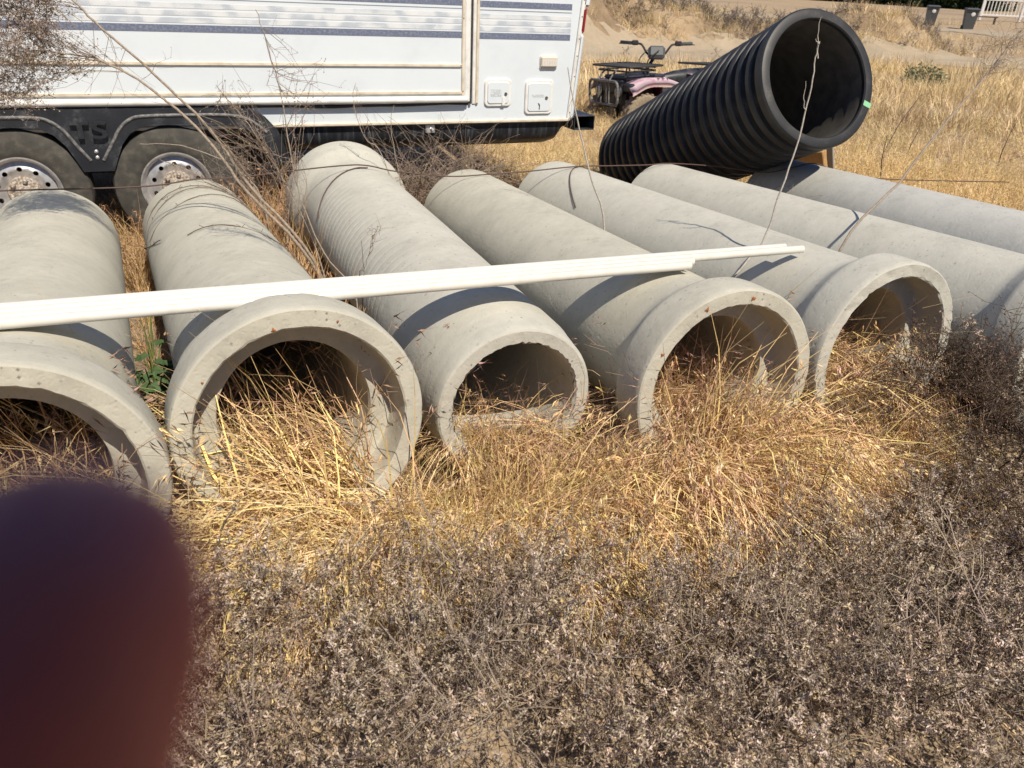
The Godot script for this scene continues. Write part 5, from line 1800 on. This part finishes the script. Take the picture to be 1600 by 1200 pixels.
	var fs := [[Vector3(6.669, 0, -5.879), Vector3(6.991, 0.62, -5.879)], [Vector3(7.026, 0, -4.887), Vector3(7.103, 0.52, -4.887)], [Vector3(6.924, 0.0, -4.908), Vector3(7.385, 0.19, -4.908)], [Vector3(5.429, 0.0, -4.716), Vector3(5.34, 0.46, -4.716)], [Vector3(6.2, 0.0, -5.2), Vector3(6.28, 0.42, -5.2)]]
	for p in fs:
		p[0].y = gh(p[0].x, p[0].z)
		weed("thin dark dry weed standing in the straw-coloured field", "field_weed", [[p[0], p[0].lerp(p[1], 0.5) + Vector3(-0.03, 0.03, 0), p[1]]], 0.006, M.wire, [[p[0].lerp(p[1], 0.85), Vector3(0.08, 0.1, 0.06), 9, 3, 0.008, 0, 0.4, 1.0]], "thin weeds in the field", Color(0.2, 0.15, 0.12), Color(0.18, 0.13, 0.105))
	# tangle of dead stems under the trailer's tail
	var t := thing("tumbleweed", "tangled heap of dead wiry stems under the trailer's belly pan", "tumbleweed", Transform3D(Basis.IDENTITY, Vector3(1.42, -0.02, -4.32)))
	var g := Veg.new()
	for i in 620:
		var a := rng.randf_range(0, TAU)
		var p := Vector3(rng.randfn(0, 0.16), rng.randf_range(0.0, 0.38), rng.randfn(0, 0.07))
		var d := Vector3(cos(a), rng.randf_range(0.3, 1.6), sin(a) * 0.7).normalized()
		var pts := [p]
		var curl := rng.randf_range(0.1, 0.5)
		for k in 7:
			d = (d + Vector3(0, -curl * 0.5, 0) + rdir() * 0.22).normalized()
			p += d * rng.randf_range(0.05, 0.095)
			pts.append(p)
		g.stem(pts, rng.randf_range(0.0014, 0.0026), 0.0009, vary(Color(0.29, 0.225, 0.18), 0.35))
		for k in 3:
			var q: Vector3 = pts[rng.randi_range(2, 6)]
			g.stem([q, q + rdir() * 0.03, q + rdir() * 0.06], 0.001, 0.0005, vary(Color(0.27, 0.21, 0.17), 0.3))
	put(g.mesh(), M.brush, "stems", t)
	t = thing("tumbleweed", "small curled tumbleweed caught between two pipes beneath the black tube", "tumbleweed", Transform3D(Basis.IDENTITY, Vector3(3.10, 0.25, -3.55)))
	g = Veg.new()
	for i in 70:
		var a := rng.randf_range(0, TAU)
		var p := Vector3(rng.randfn(0, 0.1), 0.05, rng.randfn(0, 0.06))
		var d := Vector3(cos(a), rng.randf_range(0.5, 1.6), sin(a) * 0.7).normalized()
		var pts := [p]
		for k in 6:
			d = (d + Vector3(0, -0.28, 0) + rdir() * 0.2).normalized()
			p += d * 0.055
			pts.append(p)
		g.stem(pts, 0.0014, 0.0008, vary(Color(0.2, 0.16, 0.13), 0.35))
	put(g.mesh(), M.brush, "stems", t)
	# leafy green plant in the gap between the first two pipes
	t = thing("leafy_plant", "green broad-leaved plant with some yellow leaves growing between two pipes", "plant", Transform3D(Basis.IDENTITY, Vector3(-0.17, gh(-0.17, -2.75), -2.75)))
	var leaves := []
	for v in 4:
		var gl := Veg.new()
		var c := Color(0.06, 0.105, 0.042) if v < 2 else (Color(0.095, 0.145, 0.06) if v == 2 else Color(0.5, 0.44, 0.14))
		var rim := []
		for k in 15:
			var a := -2.75 + 5.5 * k / 14.0
			var r := 0.034 * (1.0 + 0.28 * cos(a * 5.0) ) * (1.0 + 0.2 * cos(a))
			rim.append(Vector3(sin(a) * r, 0.006 * cos(a * 3.0 + v), 0.034 + cos(a) * r))
		for k in 14:
			var n: Vector3 = (rim[k + 1] - Vector3(0, 0.007, 0.03)).cross(rim[k] - Vector3(0, 0.007, 0.03)).normalized()
			if n.y < 0: n = -n
			gl.tri(rim[k + 1], rim[k], Vector3(0, 0.007, 0.03), n, vary(c, 0.12), c)
		leaves.append(gl.mesh())
	for i in 64:
		var o := put(leaves[3 if i > 54 else rng.randi_range(0, 2)], M.leaf, "leaf", t)
		var zz := rng.randf_range(0.02, 0.45)
		o.position = Vector3(0.03 * zz + rng.randf_range(-0.075, 0.075), (rng.randf_range(0.03, 0.24) if i <= 54 else rng.randf_range(0.03, 0.12)) * (1.0 - 0.9 * clampf(zz, 0, 1)), zz)
		if i > 54: o.position.z = rng.randf_range(0.3, 0.62)
		o.rotation = Vector3(rng.randf_range(-0.2, 0.75), rng.randf_range(-1.6, 1.6), rng.randf_range(-0.4, 0.4))
		o.scale = Vector3.ONE * rng.randf_range(0.5, 0.9)
	for i in 14:
		g = Veg.new()
		var e := Vector3(rng.randf_range(-0.06, 0.06), rng.randf_range(0.1, 0.24), rng.randf_range(-0.3, 0.4))
		g.stem([Vector3(0, 0.0, e.z * 0.5), e * 0.6 + Vector3(0, 0.03, e.z * 0.2), e], 0.0035, 0.002, Color(0.13, 0.16, 0.05))
		put(g.mesh(), M.leaf, "stem", t)
	# a grey-green bush out in the field
	t = thing("green_shrub", "small grey-green shrub alone in the dry field", "shrub", Transform3D(Basis.IDENTITY, Vector3(12.2, gh(12.2, -10.3), -10.3)))
	g = Veg.new()
	for i in 60:
		var e := rdir() * Vector3(0.38, 0.3, 0.38)
		e.y = absf(e.y) + 0.1
		g.stem([Vector3.ZERO, e * 0.5 + rdir() * 0.05, e], 0.006, 0.002, Color(0.2, 0.17, 0.12))
		for k in 14: g.husk(e * rng.randf_range(0.6, 1.05) + rdir() * 0.05, rdir(), rdir(), 0.06, 0.012, vary(Color(0.20, 0.22, 0.12), 0.3))
	put(g.mesh(), M.leaf, "foliage", t)
	# dark green hedge far behind
	t = thing("hedge", "dark green hedge along the far edge of the field", "hedge")
	var lf := Veg.new()
	for i in 60: lf.husk(rdir() * 0.45, rdir(), rdir(), 0.32, 0.09, vary(Color(0.035, 0.06, 0.022), 0.4))
	var hx := []
	var hc := []
	var hm := lf.mesh()
	for i in 2600:
		var u := rng.randf()
		var p := Vector3(58.0 + 9.3 * u, 0, -92.0 + 40.0 * u) + Vector3(rng.randf_range(-1.5, 1.5), 0, rng.randf_range(-1.5, 1.5))
		p.y = gh(p.x, p.z) + rng.randf_range(0.1, 3.4) * (0.8 + 0.3 * sin(u * 40.0))
		hx.append(Transform3D(Basis(rdir(), rng.randf_range(0, TAU)), p))
		var b := rng.randf_range(0.75, 1.2)
		hc.append(Color(b, b, b))
	scatter("foliage", hm, M.leaf, hx, hc, t)
	t.set_meta("kind", "stuff")

# ---- fence wire and dead vines lying over the pipes ----
func on_pipe(q: Array, ya: float, yb: float, along: float, an: float, lift: float) -> Vector3:
	var a := Vector3(q[0], ya, q[1])
	var b := Vector3(q[2], yb, q[3])
	var d := (b - a).normalized()
	var s := d.cross(Vector3.UP).normalized()
	var u := s.cross(d)
	return a + d * along + (s * sin(an) + u * cos(an)) * (R_BAR + lift)
func build_wires():
	var t := thing("fence_wire", "slack rusty fence wire hanging across the far ends of the pipes", "wire")
	var mb := MB.new()
	var pts := []
	for p in [[-2.2, 0.56, -3.78], [-1.2, 0.545, -3.8], [-0.679, 0.54, -3.8], [-0.141, 0.53, -3.8], [0.09, 0.552, -3.8], [0.26, 0.55, -3.8], [0.501, 0.57, -3.8], [0.75, 0.59, -3.78], [0.87, 0.59, -3.76], [1.028, 0.546, -3.8], [1.30, 0.51, -3.8], [1.51, 0.51, -3.8], [1.73, 0.515, -3.8], [2.04, 0.53, -3.8], [2.25, 0.525, -3.8], [2.5, 0.52, -3.8], [2.66, 0.522, -3.8], [3.0, 0.49, -3.8], [3.28, 0.46, -3.72], [3.45, 0.49, -3.68], [3.6, 0.515, -3.65], [3.9, 0.43, -3.7], [4.4, 0.36, -3.75], [5.5, 0.3, -3.7]]: pts.append(Vector3(p[0], p[1], p[2]))
	mb.tube(smooth_path(pts, 6), 0.0034, 6)
	part(mb, M.wire, "strand", t)
	t = thing("fence_wire", "loose end of wire curling over the far bell of the turned pipe", "wire")
	mb = MB.new()
	pts = []
	for k in 12: pts.append(on_pipe(PIPE_LINES[2], 0.291, 0.317, lerpf(1.78, 1.98, sin(PI * 0.5 * k / 11.0)), lerpf(-1.25, 0.15, k / 11.0), 0.005))
	mb.tube(pts, 0.003, 6)
	part(mb, M.wire, "strand", t)
	t = thing("fence_wire", "loose end of wire lying on the chipped bell pipe", "wire")
	mb = MB.new()
	pts = []
	for k in 12: pts.append(on_pipe(PIPE_LINES[4], 0.353, 0.249, lerpf(1.75, 2.2, sin(PI * 0.5 * k / 11.0)), lerpf(-1.0, 0.35, k / 11.0), 0.005))
	mb.tube(pts, 0.003, 6)
	part(mb, M.wire, "strand", t)
	# vines wrapped over the second pipe
	var B: Array = PIPE_LINES[1]
	for v in [[2.12, 2.20, -1.5, 1.3], [2.02, 2.12, -1.35, 1.35], [1.84, 1.95, -1.2, 1.45], [1.28, 1.05, -0.5, 1.2], [2.28, 1.5, 0.2, 1.4], [2.3, 1.5, -1.75, -0.9]]:
		t = thing("dead_vine", "thin dead vine arching over the pipe before the right trailer wheel", "vine", Transform3D.IDENTITY, "vines over one pipe")
		mb = MB.new()
		pts = []
		for k in 15:
			var f := k / 14.0
			pts.append(on_pipe(B, 0.398, 0.226, lerpf(v[0], v[1], f) + 0.03 * sin(f * 5.0 + v[0] * 9.0), lerpf(v[2], v[3], f), 0.004 + 0.004 * sin(f * 9.0 + v[0] * 5.0)))
		mb.tube(pts, 0.0021, 5)
		for k in 6:
			var q: Vector3 = pts[rng.randi_range(2, 12)]
			mb.tube([q, q + Vector3(rng.randf_range(-0.02, 0.02), rng.randf_range(0.004, 0.016), rng.randf_range(-0.02, 0.02))], 0.001, 4)
		part(mb, M.vine, "runner", t)

func _ready():
	var t0 := Time.get_ticks_msec()
	rng.seed = 20240611
	nz.seed = 5
	nz.frequency = 0.01
	nz.fractal_octaves = 4
	nz2.seed = 9
	nz2.frequency = 0.01
	nz2.fractal_octaves = 3
	# camera: a phone lens held at chest height
	var eye := Vector3(0, 1.3823, 0)
	var pitch := 0.47496
	var roll := 0.04724
	var yaw := 0.42378
	var f := Vector3(sin(yaw) * cos(pitch), -sin(pitch), -cos(yaw) * cos(pitch))
	var r := Vector3(cos(yaw), 0, sin(yaw))
	var u := r.cross(f)
	var r2 := r * cos(roll) + u * sin(roll)
	var u2 := u * cos(roll) - r * sin(roll)
	var cam := Camera3D.new()
	cam.name = "camera"
	cam.transform = Transform3D(Basis(r2, u2, -f), eye)
	var at := CameraAttributesPhysical.new()
	at.frustum_focal_length = 24.0
	at.frustum_focus_distance = 2.3
	at.frustum_near = 0.006
	at.frustum_far = 1500.0
	at.exposure_aperture = 8.0
	cam.attributes = at
	cam.fov = 53.13
	cam.near = 0.006
	cam.far = 1500.0
	add_child(cam)
	cam.current = true
	# sky and sun
	var sky := ProceduralSkyMaterial.new()
	sky.sky_top_color = Color(0.36, 0.50, 0.74)
	sky.sky_horizon_color = Color(0.74, 0.80, 0.87)
	sky.sky_curve = 0.12
	sky.ground_bottom_color = Color(0.50, 0.42, 0.32)
	sky.ground_horizon_color = Color(0.62, 0.56, 0.48)
	var env := Environment.new()
	env.background_mode = Environment.BG_SKY
	env.sky = Sky.new()
	env.sky.sky_material = sky
	env.background_energy_multiplier = 0.52
	env.tonemap_mode = Environment.TONE_MAPPER_LINEAR
	env.tonemap_exposure = 1.28
	env.sdfgi_enabled = true
	env.ssao_enabled = true
	env.ssil_enabled = true
	var we := WorldEnvironment.new()
	we.name = "world"
	we.environment = env
	add_child(we)
	var sun := DirectionalLight3D.new()
	sun.name = "sun"
	var S := Vector3(0.10, 0.79, 0.60).normalized()
	sun.look_at_from_position(Vector3.ZERO, -S, Vector3.UP)
	sun.light_energy = 1.42
	sun.light_color = Color(1.0, 0.955, 0.88)
	sun.light_angular_distance = 0.53
	sun.shadow_enabled = true
	add_child(sun)
	make_materials()
	print("materials ", Time.get_ticks_msec() - t0)
	build_ground()
	print("ground ", Time.get_ticks_msec() - t0)
	build_pipes()
	build_corrugated()
	build_trailer()
	build_atv()
	build_far()
	build_pvc()
	build_front_grass()
	build_brush()
	build_field()
	build_weeds()
	build_wires()
	build_person(cam.transform)
	print("done ", Time.get_ticks_msec() - t0)
